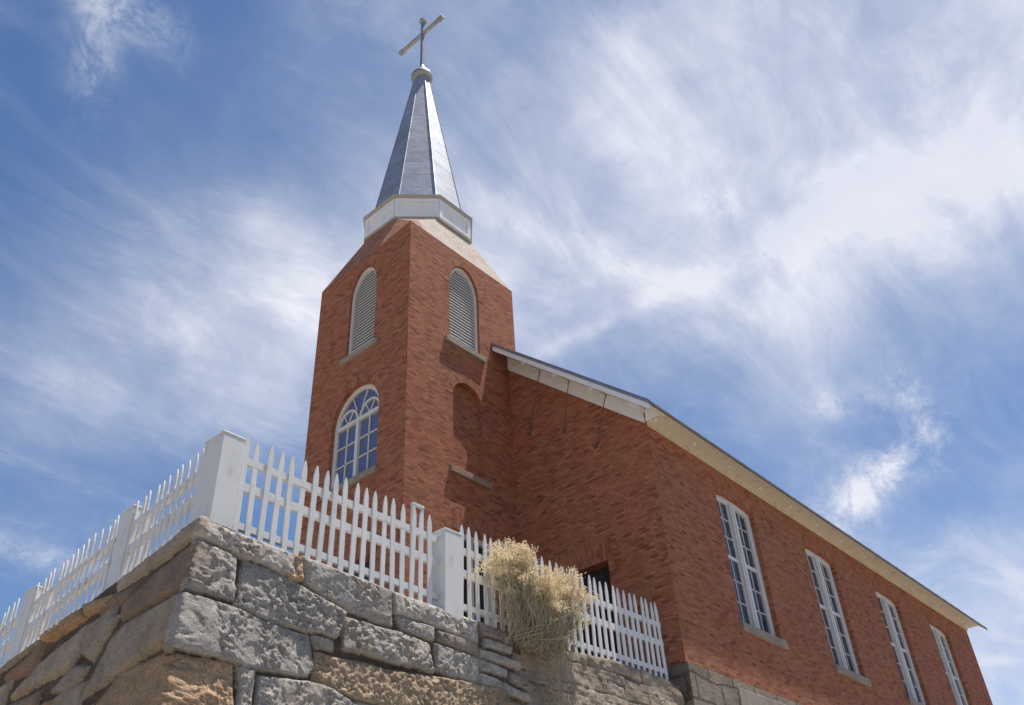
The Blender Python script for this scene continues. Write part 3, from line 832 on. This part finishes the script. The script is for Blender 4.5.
# roof: two metal slopes with standing seams, thin dark edges
OE, OR = 5.50, 9.66                                    # eave line, rake line
m = MB()
XR1 = 24.42
ridge = ZW + SL*(YC-YS) + 0.325
def roofz(y): return ridge - SL*(abs(y-YC))
for sgn in (1, -1):
    y_e = OE if sgn > 0 else 2*YC-OE
    za, zb = roofz(y_e), ridge
    A = [(OR, y_e, za), (XR1, y_e, za), (XR1, YC, zb), (OR, YC, zb)]
    B = [(x, yy, z-0.045) for x, yy, z in A]
    m.face(A); m.face(B[::-1])
    for k in range(4): m.face([A[k], A[(k+1)%4], B[(k+1)%4], B[k]])
roof = part(m, 'roof', M_ROOF)
m = MB(); x = OR+0.02
while x < XR1:
    for y_e in (OE+0.004, 2*YC-OE-0.004): m.beam((x, y_e, roofz(y_e)+0.008), (x, YC, ridge+0.008), 0.04, 0.02)
    x += 0.46
part(m, 'standing_seam', M_ROOF, roof)
m = MB(); m.box((OR-0.004, OE-0.016, roofz(OE)-0.062), (XR1+0.004, OE-0.003, roofz(OE)-0.008)); part(m, 'drip_edge', M_IRON, roof)
# eave: boxed soffit of cream boards, round vent plugs, thin edge board
m = MB()
ze = roofz(OE)-0.06
for a, b in ((OE+0.02, OE+0.125), (OE+0.129, OE+0.235), (OE+0.239, YS-0.006)):
    m.face([(XF-0.09, a, ZW-0.012), (XR1-0.42, a, ZW-0.012), (XR1-0.42, b, ZW-0.012), (XF-0.09, b, ZW-0.012)][::-1])
m.box((OR+0.03, OE+0.004, ZW-0.045), (XR1-0.42, OE+0.03, ze+0.02))
m.box((XF-0.01, YS-0.035, ZW-0.075), (XE+0.01, YS-0.003, ZW-0.014))
m.box((XF-0.09, OE+0.02, ZW), (XR1-0.42, YS-0.006, ZW+0.02))
part(m, 'eave_soffit', M_SOFFIT)
x = 10.13
while x < 23.9:
    m = MB(); m.tube([(x, 5.70, ZW-0.008), (x, 5.70, ZW-0.032)], 0.035, 10); part(m, 'vent_plug', M_TRIM); x += 1.07
# rake: sloping soffit, barge board, frieze board on the brick, lookouts
def rk(y, d): return (y, roofz(y)-d)
for side in (1, -1):
    Y = (lambda y: y) if side > 0 else (lambda y: 2*YC-y)
    ya, yb = OE+0.01, TY-0.02
    m = MB()
    m.solid([rk(ya, 0.05), rk(yb, 0.05), rk(yb, 0.15), rk(ya, 0.15)], [], lambda u, v, n: (OR+0.012+n, Y(u), v), 0, 0.03)
    part(m, 'barge_board', M_TRIM)
    m = MB()
    m.solid([rk(ya+0.02, 0.075), rk(yb, 0.075), rk(yb, 0.095), rk(ya+0.02, 0.095)], [], lambda u, v, n: (OR+0.043+n, Y(u), v), 0, XF-OR-0.043)
    part(m, 'rake_soffit', M_TRIM)
    m = MB()
    m.solid([(6.06, roofz(6.06)-0.375), (yb, roofz(yb)-0.375), (yb, roofz(yb)-0.098), (ya+0.35, roofz(ya+0.35)-0.098), (ya+0.36, ZW-0.02)], [], lambda u, v, n: (XF-0.045+n, Y(u), v), 0, 0.042)
    part(m, 'frieze_board', M_TRIM, bevel=0.006)
    if side > 0:
        for y in (7.86, 7.21, 6.52, 5.83):
            m = MB(); m.box((OR+0.06, y-0.045, roofz(y)-0.185), (XF-0.05, y+0.045, roofz(y)-0.08)); part(m, 'lookout', M_TRIM, bevel=0.006)
# white board closing the end of the boxed eave under the rake
m = MB(); m.solid([(OE+0.004, ZW-0.048), (YS-0.05, ZW-0.048), (YS-0.05, roofz(YS-0.05)-0.10), (OE+0.05, ZW+0.02), (OE+0.004, ZW-0.01)], [], lambda u, v, n: (XF-0.112+n, u, v), 0, 0.022)
part(m, 'eave_return', M_TRIM)
# iron tie rods from the rake down to the brick
for (y0, z0), (y1, z1) in (((7.55, 8.72), (8.14, 7.87)), ((6.98, 8.22), (7.42, 7.59)), ((6.30, 7.62), (6.83, 7.05))):
    m = MB(); m.tube([(9.78, y0, roofz(y0)-0.16), (XF-0.01, y1, z1)], 0.009, 6)
    m.tube([(XF-0.035, y1, z1), (XF, y1, z1)], 0.028, 8)
    m.tube([(9.78+(XF-9.78)*0.9, y0+(y1-y0)*0.9, roofz(y0)-0.16+(z1-roofz(y0)+0.16)*0.9), (XF-0.01, y1, z1)], 0.016, 6)
    part(m, 'tie_rod', M_IRON)

# ---- tower
ZQ = (11.47, 11.44, 11.30, 11.29)                     # the old brick head is not quite level
LV_F = (9.40, 10.13, 9.20, 10.52, 0.60)              # y0, y1, sill, spring, rise of the front belfry louver
LV_S = (8.60, 9.36, 9.32, 10.60, 0.58)
AW = (9.18, 10.36, 6.70, 7.84, 0.64)                   # big arched window
BA = (8.665, 9.37, 6.83, 8.20, 0.35)                   # bricked-up arch
DR = (9.15, 10.25, 2.5, 5.30)                          # front door
TD = (8.70, 9.46, 2.6, 5.79)                           # tower side door
m = MB()
m.panel([(TY, 2.3), (TYB, 2.3), (TYB, ZQ[3]), (TY, ZQ[0])],
        [arch(*LV_F, n=20, power=1.12), arch(*AW, n=24), [(DR[0], DR[2]), (DR[1], DR[2]), (DR[1], DR[3]), (DR[0], DR[3])]], FX(TX), 0.13)
m.panel([(TX, 2.3), (TXB, 2.3), (TXB, ZQ[1]), (TX, ZQ[0])],
        [arch(*LV_S, n=20, power=1.12), arch(*BA, n=20), [(TD[0], TD[2]), (TD[1], TD[2]), (TD[1], TD[3]), (TD[0], TD[3])]], FY(TY), 0.14)
m.face([(TX, TYB, 2.3), (TXB, TYB, 2.3), (TXB, TYB, ZQ[2]), (TX, TYB, ZQ[3])])
m.face([(TXB, TY, 2.3), (TXB, TYB, 2.3), (TXB, TYB, ZQ[2]), (TXB, TY, ZQ[1])])
tower = part(m, 'tower', M_BRICK)
m = MB(); m.solid(arch(BA[0]-.01, BA[1]+.01, BA[2]-.01, BA[3], BA[4]+.01, n=20), [], FY(TY), 0.115, 0.125); part(m, 'arch_infill', M_BRICK, tower)
def ring_arch(spec, fn, w=0.17, n=22, parent=None):
    y0, y1, v0, sp, rise = spec; c, r0 = (y0+y1)/2, (y1-y0)/2
    r = MB()
    for k in range(n):
        t0, t1 = math.pi*k/n, math.pi*(k+1)/n
        P = lambda t, d: (c+(r0+d)*math.cos(t), sp+(rise+d)*math.sin(t))
        q = [P(t0, .003), P(t0, w), P(t1, w), P(t1, .003)]
        r.face([fn(u, v, -0.003) for u, v in q], [(0,k*.045),(w,k*.045),(w,(k+1)*.045),(0,(k+1)*.045)])
    part(r, 'brick_arch', M_BRICK, parent or tower)
ring_arch(LV_F, FX(TX)); ring_arch(AW, FX(TX), n=30); ring_arch(LV_S, FY(TY)); ring_arch(BA, FY(TY))
# belfry louvers
def louver(spec, fn, flip):
    y0, y1, v0, sp, rise = spec
    o = arch(y0, y1, v0, sp, rise, n=20, power=1.12); i = arch(y0+0.045, y1-0.045, v0+0.03, sp, rise-0.055, n=20, power=1.12)
    m = MB(); c, r0 = (y0+y1)/2, (y1-y0)/2-0.04
    z = v0+0.03
    while z < sp+rise-0.09:
        h = r0 if z < sp else r0*math.sqrt(max(0, 1-(max(0, ((z+0.03-sp)/(rise-0.05))))**2))
        if h > 0.03:
            m.face([fn(c-h, z, 0.066), fn(c+h, z, 0.066), fn(c+h, z+0.075, 0.108), fn(c-h, z+0.075, 0.108)])
            m.face([fn(c-h, z, 0.066), fn(c+h, z, 0.066), fn(c+h, z-0.020, 0.068), fn(c-h, z-0.020, 0.068)])
        z += 0.068
    l = part(m, 'belfry_louver', M_LOUVER)
    m = MB(); m.solid(o, [i], fn, 0.05, 0.11); part(m, 'louver_frame', M_WHITE, l)
    m = MB(); m.solid(o, [], fn, 0.115, 0.12); part(m, 'louver_back', M_SHADE, l)
    m = MB(); a, b = fn(y0-0.13, v0-0.11, -0.06), fn(y1+0.10, v0-0.004, 0.10); m.box(a, b); part(m, 'louver_sill', M_SILL, l, bevel=0.008)
louver(LV_F, FX(TX), False); louver(LV_S, FY(TY), True)
m = MB(); m.box((BA[0]-0.10, TY-0.055, BA[2]-0.115), (BA[1]+0.13, TY+0.06, BA[2]-0.004)); part(m, 'stone_sill', M_SILL_OLD, tower, bevel=0.008)
# arched window with twin lights
fn = lambda u, v, n: FX(TX)(u, v, n+0.075)
y0, y1, v0, sp, rise = AW; c = (y0+y1)/2; r0 = (y1-y0)/2
m = MB()
m.solid(arch(y0-.005, y1+.005, v0-.005, sp, rise+.005, n=28), [arch(y0+.075, y1-.075, v0+.07, sp, rise-.075, n=28)], fn, 0, 0.05)
m.box(fn(c-0.035, v0+.05, -0.012), fn(c+0.035, sp+0.02, 0.045))
m.box(fn(y0+.06, sp-0.03, -0.008), fn(y1-.06, sp+0.035, 0.045))
aw = part(m, 'arched_window', M_WHITE)
def arc_rib(mb, cc, zz, ra, rb, w, t0, t1, n=14):
    P = lambda t, d: (cc+(ra+d)*math.cos(t), zz+(rb+d)*math.sin(t))
    ts = [t0+(t1-t0)*k/n for k in range(n+1)]
    mb.solid([P(t, w/2) for t in ts] + [P(t, -w/2) for t in ts[::-1]], [], fn, 0.004, 0.035)
def spoke(mb, a, b, w=0.016):
    dx, dy = b[0]-a[0], b[1]-a[1]; l = math.hypot(dx, dy); nx, ny = -dy/l*w/2, dx/l*w/2
    mb.solid([(a[0]+nx,a[1]+ny),(b[0]+nx,b[1]+ny),(b[0]-nx,b[1]-ny),(a[0]-nx,a[1]-ny)], [], fn, 0.008, 0.032)
m = MB()
hw = (r0-0.075)/2
for s_ in (-1, 1):
    cc = c+s_*(hw+0.012)
    arc_rib(m, cc, sp+0.03, hw-0.02, hw*0.98, 0.036, 0, math.pi)
    for t in (math.pi/3, 2*math.pi/3): spoke(m, (cc, sp+0.03), (cc+(hw-0.03)*math.cos(t), sp+0.03+hw*0.96*math.sin(t)))
    mid = c+s_*(0.035+(r0-0.075-0.035)/2)
    m.box(fn(mid-0.010, v0+.06, 0.01), fn(mid+0.010, sp, 0.034))
    for k in (1, 2):
        zz = v0+.07+(sp-0.03-v0-.07)*k/3
        m.box(fn(c+s_*0.03, zz-0.009, 0.01), fn(c+s_*(r0-0.06), zz+0.009, 0.034))
for t in (math.radians(68), math.radians(112)): spoke(m, (c+0.17*math.cos(t), sp+0.22), (c+(r0-.06)*math.cos(t), sp+(rise-.06)*math.sin(t)))
part(m, 'glazing_bars', M_WHITE, aw)
m = MB(); m.solid(arch(y0, y1, v0, sp, rise, n=24), [], fn, 0.038, 0.044); part(m, 'pane', M_GLASS_SKY, aw)
m = MB(); m.box(FX(TX)(y0-0.04, v0-0.12, -0.055), FX(TX)(y1+0.08, v0-0.006, 0.09)); part(m, 'window_sill', M_SILL, aw, bevel=0.008)
# front door (behind the fence)
m = MB(); m.box((TX+0.10, DR[0], DR[2]), (TX+0.15, DR[1], DR[3])); fd = part(m, 'front_door', M_DOOR)
m = MB()
m.solid([(DR[0],DR[2]),(DR[1],DR[2]),(DR[1],DR[3]),(DR[0],DR[3])], [[(DR[0]+.08,DR[2]),(DR[1]-.08,DR[2]),(DR[1]-.08,DR[3]-.08),(DR[0]+.08,DR[3]-.08)]], FX(TX), 0.04, 0.099)
m.box((TX+0.05, DR[0], 4.72), (TX+0.098, DR[1], 4.80)); part(m, 'door_frame', M_DOOR, fd)
m = MB()
for a, b in ((DR[0]+.14, (DR[0]+DR[1])/2-.06), ((DR[0]+DR[1])/2+.06, DR[1]-.14)):
    for z0, z1 in ((3.0, 3.6), (3.75, 4.6)): m.box((TX+0.085, a, z0), (TX+0.099, b, z1))
part(m, 'door_panel', M_DOOR, fd)
m = MB(); m.box((TX+0.085, DR[0]+.1, 4.84), (TX+0.097, DR[1]-.1, DR[3]-.1)); part(m, 'transom_pane', M_GLASS, fd)
soldier(DR[0]-0.08, DR[1]+0.08, DR[3]+0.002, 0.3, FX(TX))
# tower side doorway with grey frame
m = MB()
m.solid([(TD[0],TD[2]),(TD[1],TD[2]),(TD[1],TD[3]),(TD[0],TD[3])], [[(TD[0]+.08,TD[2]),(TD[1]-.08,TD[2]),(TD[1]-.08,TD[3]-.09),(TD[0]+.08,TD[3]-.09)]], FY(TY), 0.03, 0.085)
m.box((TD[0], TY+0.04, 5.15), (TD[1], TY+0.08, 5.22)); m.box(((TD[0]+TD[1])/2-.03, TY+.045, TD[2]), ((TD[0]+TD[1])/2+.03, TY+.078, 5.7))
t = part(m, 'tower_door', M_LOUVER)
m = MB(); m.box((TD[0], TY+0.082, TD[2]), (TD[1], TY+0.088, TD[3])); part(m, 'pane', M_GLASS, t)
soldier(TD[0]-0.08, TD[1]+0.08, TD[3]+0.002, 0.34, FY(TY))

# broach: the square head drawn in to the octagon in brick, the sunny slope coloured paler to look sunlit
OCX, OCY = 8.975, 9.795
def octo(a, z):
    b = a*math.tan(math.pi/8)
    return [(OCX+sx*q, OCY+sy*p, z) for sx, sy, q, p in ((-1,-1,a,b),(-1,-1,b,a),(1,-1,b,a),(1,-1,a,b),(1,1,a,b),(1,1,b,a),(-1,1,b,a),(-1,1,a,b))]
o = octo(0.99, 12.37)
sq = [(TX, TY, ZQ[0]), (TXB, TY, ZQ[1]), (TXB, TYB, ZQ[2]), (TX, TYB, ZQ[3])]
m = MB(); mp = MB()
for k in range(4):
    i, j = (2*k+1) % 8, (2*k+2) % 8
    A, B = sq[k], sq[(k+1) % 4]
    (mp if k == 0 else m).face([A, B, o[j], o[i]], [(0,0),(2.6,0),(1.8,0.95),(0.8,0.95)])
    m.face([sq[k], o[i], o[(2*k) % 8]], [(0,0),(0.4,0.9),(-0.4,0.9)])
part(m, 'broach', M_BRICK_MILD, tower)
part(mp, 'sunlit_slope', M_BRICK_SUNLIT, tower)
# white octagonal cornice: panelled drum with cap moulding and underside board
def drum(mb, a0, z0, a1, z1, caps=True):
    A, B = octo(a0, z0), octo(a1, z1)
    for k in range(8): mb.face([A[k], A[(k+1)%8], B[(k+1)%8], B[k]])
    if caps: mb.face(A[::-1]); mb.face(B)
m = MB()
drum(m, 1.035, 12.355, 1.035, 12.87)
corn = part(m, 'cornice', M_TRIM)
m = MB()
for k in range(8):
    A, B = Vector(octo(1.035, 12.355)[k]), Vector(octo(1.035, 12.355)[(k+1)%8])
    d = (B-A); nrm = Vector((d.y, -d.x, 0)).normalized()
    if nrm.dot(Vector((A.x+B.x-2*OCX, A.y+B.y-2*OCY, 0))) < 0: nrm = -nrm
    e = d.normalized(); Lk = d.length
    def bar(s0, s1, z0, z1, t=0.022):
        p = [A+e*s0, A+e*s1]
        q = [p[0]+nrm*0.002, p[1]+nrm*0.002, p[1]+nrm*t, p[0]+nrm*t]
        lo = [(v.x, v.y, z0) for v in q]; hi = [(v.x, v.y, z1) for v in q]
        m.face(lo[::-1]); m.face(hi)
        for j in range(4): m.face([lo[j], lo[(j+1)%4], hi[(j+1)%4], hi[j]])
    bar(0.0, Lk, 12.36, 12.43); bar(0.0, Lk, 12.77, 12.865); bar(0.0, 0.085, 12.432, 12.768); bar(Lk-0.085, Lk, 12.432, 12.768)
part(m, 'panel_frame', M_TRIM, corn)
m = MB(); drum(m, 1.062, 12.872, 1.10, 12.93); part(m, 'cap_moulding', M_CAPTRIM, corn)
m = MB(); drum(m, 1.055, 12.30, 1.055, 12.352); part(m, 'base_board', M_CAPTRIM, corn)
# spire: eight sheets of galvanised metal with ridge rolls
m = MB()
S0, S1 = octo(0.92, 12.932), octo(0.165, 18.05)
for k in range(8):
    A, B, Cc, Dd = S0[k], S0[(k+1)%8], S1[(k+1)%8], S1[k]
    off = 1.15
    w0 = (Vector(B)-Vector(A)).length/2; w1 = (Vector(Cc)-Vector(Dd)).length/2
    m.face([A, B, Cc, Dd], [(off-w0, 0.37*k), (off+w0, 0.37*k), (off+w1, 0.37*k+5.15), (off-w1, 0.37*k+5.15)])
spire = part(m, 'spire', M_SPIRE)
for k in range(8):
    m = MB(); m.tube([S0[k], S1[k]], [0.015, 0.010], 6); part(m, 'ridge_roll', M_SPIRE, spire)
# finial skirt and cross
m = MB()
prof = [(0.17, 18.00), (0.225, 18.03), (0.258, 18.09), (0.262, 18.15), (0.240, 18.22), (0.195, 18.285), (0.14, 18.34), (0.10, 18.40), (0.085, 18.47)]
m.tube([(OCX, OCY, z) for a, z in prof], [a for a, z in prof], 20)
part(m, 'finial', M_CROSS, spire)
m = MB()
zc = 19.91
def octbar(p, q, r): m.tube([p, q], r, 8)
m.tube([(OCX,OCY,18.40),(OCX,OCY,18.60),(OCX,OCY,20.46)], [0.085,0.058,0.052], 8)
m.tube([(OCX,OCY,20.40),(OCX,OCY,20.44),(OCX,OCY,20.50),(OCX,OCY,20.56)], [0.062,0.095,0.095,0.05], 8)
ya, yb = 9.07, 10.66
m.tube([(OCX,ya+0.04,zc+0.03),(OCX,yb-0.04,zc+0.03)], 0.056, 8)
for yy, s_ in ((ya, 1), (yb, -1)):
    m.tube([(OCX,yy+s_*0.16,zc+.03),(OCX,yy+s_*0.13,zc+.03),(OCX,yy+s_*0.10,zc+.03)], [0.058,0.084,0.058], 8)
    m.tube([(OCX,yy+s_*0.08,zc+.03),(OCX,yy+s_*0.04,zc+.03),(OCX,yy,zc+.03)], [0.062,0.078,0.04], 8)
part(m, 'cross', M_CROSS)
adopt(church)
# ------------------------------------------------------------------ picket fences
def picket_mesh(h, along, w=0.026, t=0.014):
    """pointed picket, base at the origin; broad side runs along X or along Y"""
    m = MB()
    out = [(-w, 0), (w, 0), (w, h-0.125), (w*0.92, h-0.09), (w*0.62, h-0.045), (w*0.12, h), (-w*0.12, h), (-w*0.62, h-0.045), (-w*0.92, h-0.09), (-w, h-0.125)]
    m.solid(out, [], (lambda u, v, n: (u, n, v)) if along == 'x' else (lambda u, v, n: (n, u, v)), 0, t)
    o = m.build('picket', M_WHITE); me = o.data; bpy.data.objects.remove(o); return me
def add_pickets(root, mesh, pts, jit):
    base = Vector(root.location)
    for p in pts:
        o = bpy.data.objects.new('picket', mesh); o.parent = root
        o.location = Vector(p)-base
        o.rotation_euler = (jit.uniform(-.012,.012), jit.uniform(-.020,.020), jit.uniform(-.04,.04))
        o.scale = (jit.uniform(.95,1.04), 1, jit.uniform(.985,1.012)) if mesh.name.startswith('picket') else (1,1,1)
        COL.objects.link(o)
def post(x0, y0, x1, y1, z0, z1, parent):
    m = MB()
    m.box((x0, y0, z0), (x1, y1, z1)); o = m.build('post', M_WHITE, parent, bevel=0.008)
    m = MB(); e = 0.004; m.box((x0-e, y0-e, z1+0.001), (x1+e, y1+e, z1+0.02)); m.build('post_cap', M_WHITE, o, bevel=0.005)
    return o
jit = random.Random(3)
# right-hand run, along the street face
fr = empty('picket_fence', (6.7, 6.0, 3.12), 'white picket fence above the rabbitbrush, running from the tall corner post to the brick gable', 'picket fence')
fz = lambda x: float(np.interp(x, [3.3, 5.8, 6.2, 8.7, 9.9], [3.170, 3.15, 3.13, 3.18, 3.20]))
HP = 0.95
pm = picket_mesh(HP, 'x')
xs1 = [3.545+0.1215*k for k in range(19)]
xs2 = [6.165+0.1223*k for k in range(31)]
pm2 = picket_mesh(HP+0.05, 'x')
add_pickets(fr, pm, [(x, 5.985, fz(x)) for x in xs1], jit)
add_pickets(fr, pm2, [(x, 5.985, fz(x)) for x in xs2], jit)
post(3.29, 5.965, 3.505, 6.25, 3.10, 4.045, fr)
post(5.85, 5.90, 6.10, 6.13, 3.06, 3.95, fr)
for x0, x1 in ((3.505, 5.86), (6.095, 9.87)):
    for dz, hh in ((0.715, 0.065), (0.47, 0.075), (0.115, 0.06)):
        m = MB(); m.beam((x0, 6.011, fz(x0)+dz), (x1, 6.011, fz(x1)+dz), 0.04, hh); m.build('rail', M_WHITE, fr)
# left-hand run, down along the front
fl = empty('picket_fence', (3.36, 8.4, 2.95), 'white picket fence stepping down to the left in shade, seen edge-on', 'picket fence')
pl = picket_mesh(HP, 'y', 0.020, 0.012)
lz = lambda y: ztop_left(y)-0.05
def post_l(y0, y1): return post(3.33, y0, 3.55, y1, ztop_left(y0)-0.1, ztop_left(y0)+0.85, fl)
bays = [(6.30, 7.43), (7.65, 9.24), (9.48, 11.2), (11.43, 13.1)]
for a, b in bays:
    n = int((b-a-0.03)/0.106)
    add_pickets(fl, pl, [(3.34, a+0.05+(b-a-0.08)*k/n, lz(a+(b-a)*k/n)) for k in range(n+1)], jit)
    for dz, hh in ((0.715, 0.065), (0.47, 0.075), (0.115, 0.06)):
        m = MB(); m.beam((3.367, a-0.04, lz(a)+dz), (3.367, b+0.01, lz(b)+dz), 0.04, hh); m.build('rail', M_WHITE, fl)
for a, b in ((7.43, 7.65), (9.24, 9.48), (11.2, 11.43)): post_l(a, b)
adopt_skip = {'picket'}
for root in (fr, fl):
    inv = Matrix.Translation(-Vector(root.location))
    for c in root.children:
        if not c.name.startswith('picket'): c.matrix_parent_inverse = inv

# ------------------------------------------------------------------ white handrail end seen over the fence
m = MB()
hx, hy = 6.07, 6.62
m.box((hx-.018, hy-.018, 3.0), (hx+.018, hy+.018, 4.56)); m.box((hx+.128, hy-.012, 3.0), (hx+.152, hy+.012, 4.56)); m.box((hx-.02, hy-.02, 4.561), (hx+.155, hy+.02, 4.59))
h = m.build('handrail', M_WHITE)
h['label'] = 'thin white handrail end of two posts and a short top rail behind the picket fence'; h['category'] = 'handrail'

# ------------------------------------------------------------------ rabbitbrush growing out of the wall top
def tinted(name, verts, faces, tints, mat, parent=None):
    me = bpy.data.meshes.new(name); me.from_pydata(verts, [], faces)
    a = me.attributes.new('tint', 'FLOAT', 'POINT'); a.data.foreach_set('value', np.array(tints, np.float32))
    me.materials.append(mat); o = bpy.data.objects.new(name, me); COL.objects.link(o)
    if parent: o.parent = parent
    return o
br = random.Random(21)
ROOT = Vector((7.16, 5.84, 2.98))
bush = empty('rabbitbrush', ROOT, 'dry rabbitbrush with cream flower heads growing over the wall against the picket fence', 'shrub')
sv, sf, stt = [], [], []; lv, lf, lt = [], [], []; fv, ff, ft = [], [], []
def ribbon(V, F, T, pts, w0, w1, tint):
    i = len(V); n = len(pts)
    for j, p in enumerate(pts):
        d = (pts[min(j+1, n-1)]-pts[max(j-1, 0)]).normalized()
        w = w0+(w1-w0)*j/(n-1)
        a = d.orthogonal().normalized(); b = d.cross(a)
        for k in range(3):
            t = 2.094*k; V.append(p + (a*math.cos(t)+b*math.sin(t))*w); T.append(tint)
    for j in range(n-1):
        for k in range(3):
            a, b = i+3*j+k, i+3*j+(k+1)%3; F.append((a, b, b+3, a+3))
def quadleaf(V, F, T, p, d, l, w, tint):
    d = d.normalized(); s_ = d.cross(Vector((br.gauss(0,1), br.gauss(0,1), br.gauss(0,1)))).normalized()
    i = len(V)
    V += [p - s_*w*.4, p + d*l*.5 - s_*w, p + d*l, p + d*l*.5 + s_*w]; T += [tint]*4
    F.append((i, i+1, i+2, i+3))
# tips fill a broad fan in front of the fence: two lobes with a shallow saddle
def top(x):
    a = 3.95 - 0.85*((x-6.74)/0.74)**2 if x < 7.3 else 0
    b = 3.92 - 0.85*((x-7.68)/0.74)**2
    return max(a, b)
for k in range(600):
    c = br.choice((6.68, 7.0, 7.3, 7.68)); lobe = c < 7.5
    x = c + max(-1.15, min(1.15, br.gauss(0, 0.5)))*(0.44 if lobe else 0.52)
    zt_ = top(x) + br.gauss(0, 0.045)
    z = zt_ - abs(br.gauss(0, 0.17)) if br.random() < 0.78 else br.uniform(3.35, max(3.5, zt_))
    if z < 3.2: z = 3.2+br.random()*0.3
    z = min(z, 4.04); lim = 0.16+(z-2.98)*1.02
    if abs(x-ROOT.x) > lim: x = ROOT.x + math.copysign(lim*br.uniform(0.6, 1.0), x-ROOT.x)
    y = 5.80 + br.gauss(0, 0.10) - 0.04*(1-abs(x-7.2))
    y = min(y, 5.97)
    tip = Vector((x, y, z))
    r0 = ROOT + Vector((br.gauss(0, 0.20), br.gauss(0, 0.05), br.uniform(-0.05, 0.10)))
    bend = Vector(((tip.x-r0.x)*0.22, -0.05+br.gauss(0, .04), 0.0))
    mid1 = r0.lerp(tip, 0.35) + bend*0.9 + Vector((br.gauss(0,.03), br.gauss(0,.03), -0.04))
    mid2 = r0.lerp(tip, 0.70) + bend*0.6 + Vector((br.gauss(0,.025), br.gauss(0,.025), 0))
    pts = [r0, mid1, mid2, tip]
    ribbon(sv, sf, stt, pts, 0.0036, 0.0014, br.random())
    dirn = (tip-mid2).normalized()
    # side twigs with narrow leaves
    for _ in range(br.randint(4, 8)):
        t = br.uniform(0.30, 0.98)
        p = mid1.lerp(mid2, (t-.3)/.4) if t < .7 else mid2.lerp(tip, (t-.7)/.3)
        d = (dirn*1.2 + Vector((br.gauss(0,.45), br.gauss(0,.45), br.gauss(0,.35)))).normalized()
        quadleaf(lv, lf, lt, p, d, br.uniform(.05, .11), br.uniform(.0022, .004), br.random()**1.2)
    if (tip.z > min(zt_, 4.04)-0.30 and br.random() < 0.62) or br.random() < 0.14:
        # flat-topped cluster of tiny dry florets
        R0 = br.uniform(0.035, 0.065)
        for _ in range(br.randint(40, 64)):
            o = Vector((br.gauss(0, R0*.6), br.gauss(0, R0*.6), br.gauss(0, R0*.42)))
            d = (dirn*0.7 + o*14 + Vector((br.gauss(0,.5), br.gauss(0,.5), br.gauss(0,.5)))).normalized()
            quadleaf(fv, ff, ft, tip+o, d, br.uniform(.016, .028), br.uniform(.005, .009), br.random())
# dead stems hanging and tangled at the base
for k in range(90):
    x = ROOT.x + br.gauss(0.05, 0.30); z0 = br.uniform(2.95, 3.45)
    p = Vector((x, 5.80-br.random()*0.06, z0)); L_ = br.uniform(0.15, 0.45)
    dr = Vector((br.gauss(0, .35), br.gauss(-.12, .1), br.choice([1, 1, -1])*br.uniform(.4, 1))).normalized()
    q1 = p + dr*L_*.5 + Vector((br.gauss(0,.02), -0.03, 0)); q2 = p + dr*L_ + Vector((br.gauss(0,.04), -0.02, -0.05))
    for q in (p, q1, q2): q.y = min(q.y, 5.83)
    ribbon(sv, sf, stt, [p, q1, q2], 0.0028, 0.0011, br.random()*0.6)
tinted('stems', sv, sf, stt, M_STEM, bush); tinted('leaves', lv, lf, lt, M_LEAF, bush); tinted('flower_heads', fv, ff, ft, M_FLOWER, bush)
adopt(bush)

# dry grass caught in the stones under the shrub
gv, gf, gt = [], [], []
for k in range(160):
    t = br.random()
    x = 7.25 + t*0.12 + br.gauss(0, 0.08); z = 3.0 - t*0.75
    p = Vector((x, 5.86-0.035*(3.2-z), z)); d = Vector((br.gauss(0.1, .4), -0.55, br.uniform(-.9, .5))).normalized(); l = br.uniform(.08, .22)
    ribbon(gv, gf, gt, [p, p+d*l*.5, p+d*l+Vector((0,0,-l*.35))], 0.0035, 0.001, br.random())
g = tinted('dry_grass', gv, gf, gt, M_DRYGRASS); g['kind'] = 'stuff'; g['label'] = 'bleached dry grass hanging down the stone wall below the rabbitbrush'; g['category'] = 'grass'
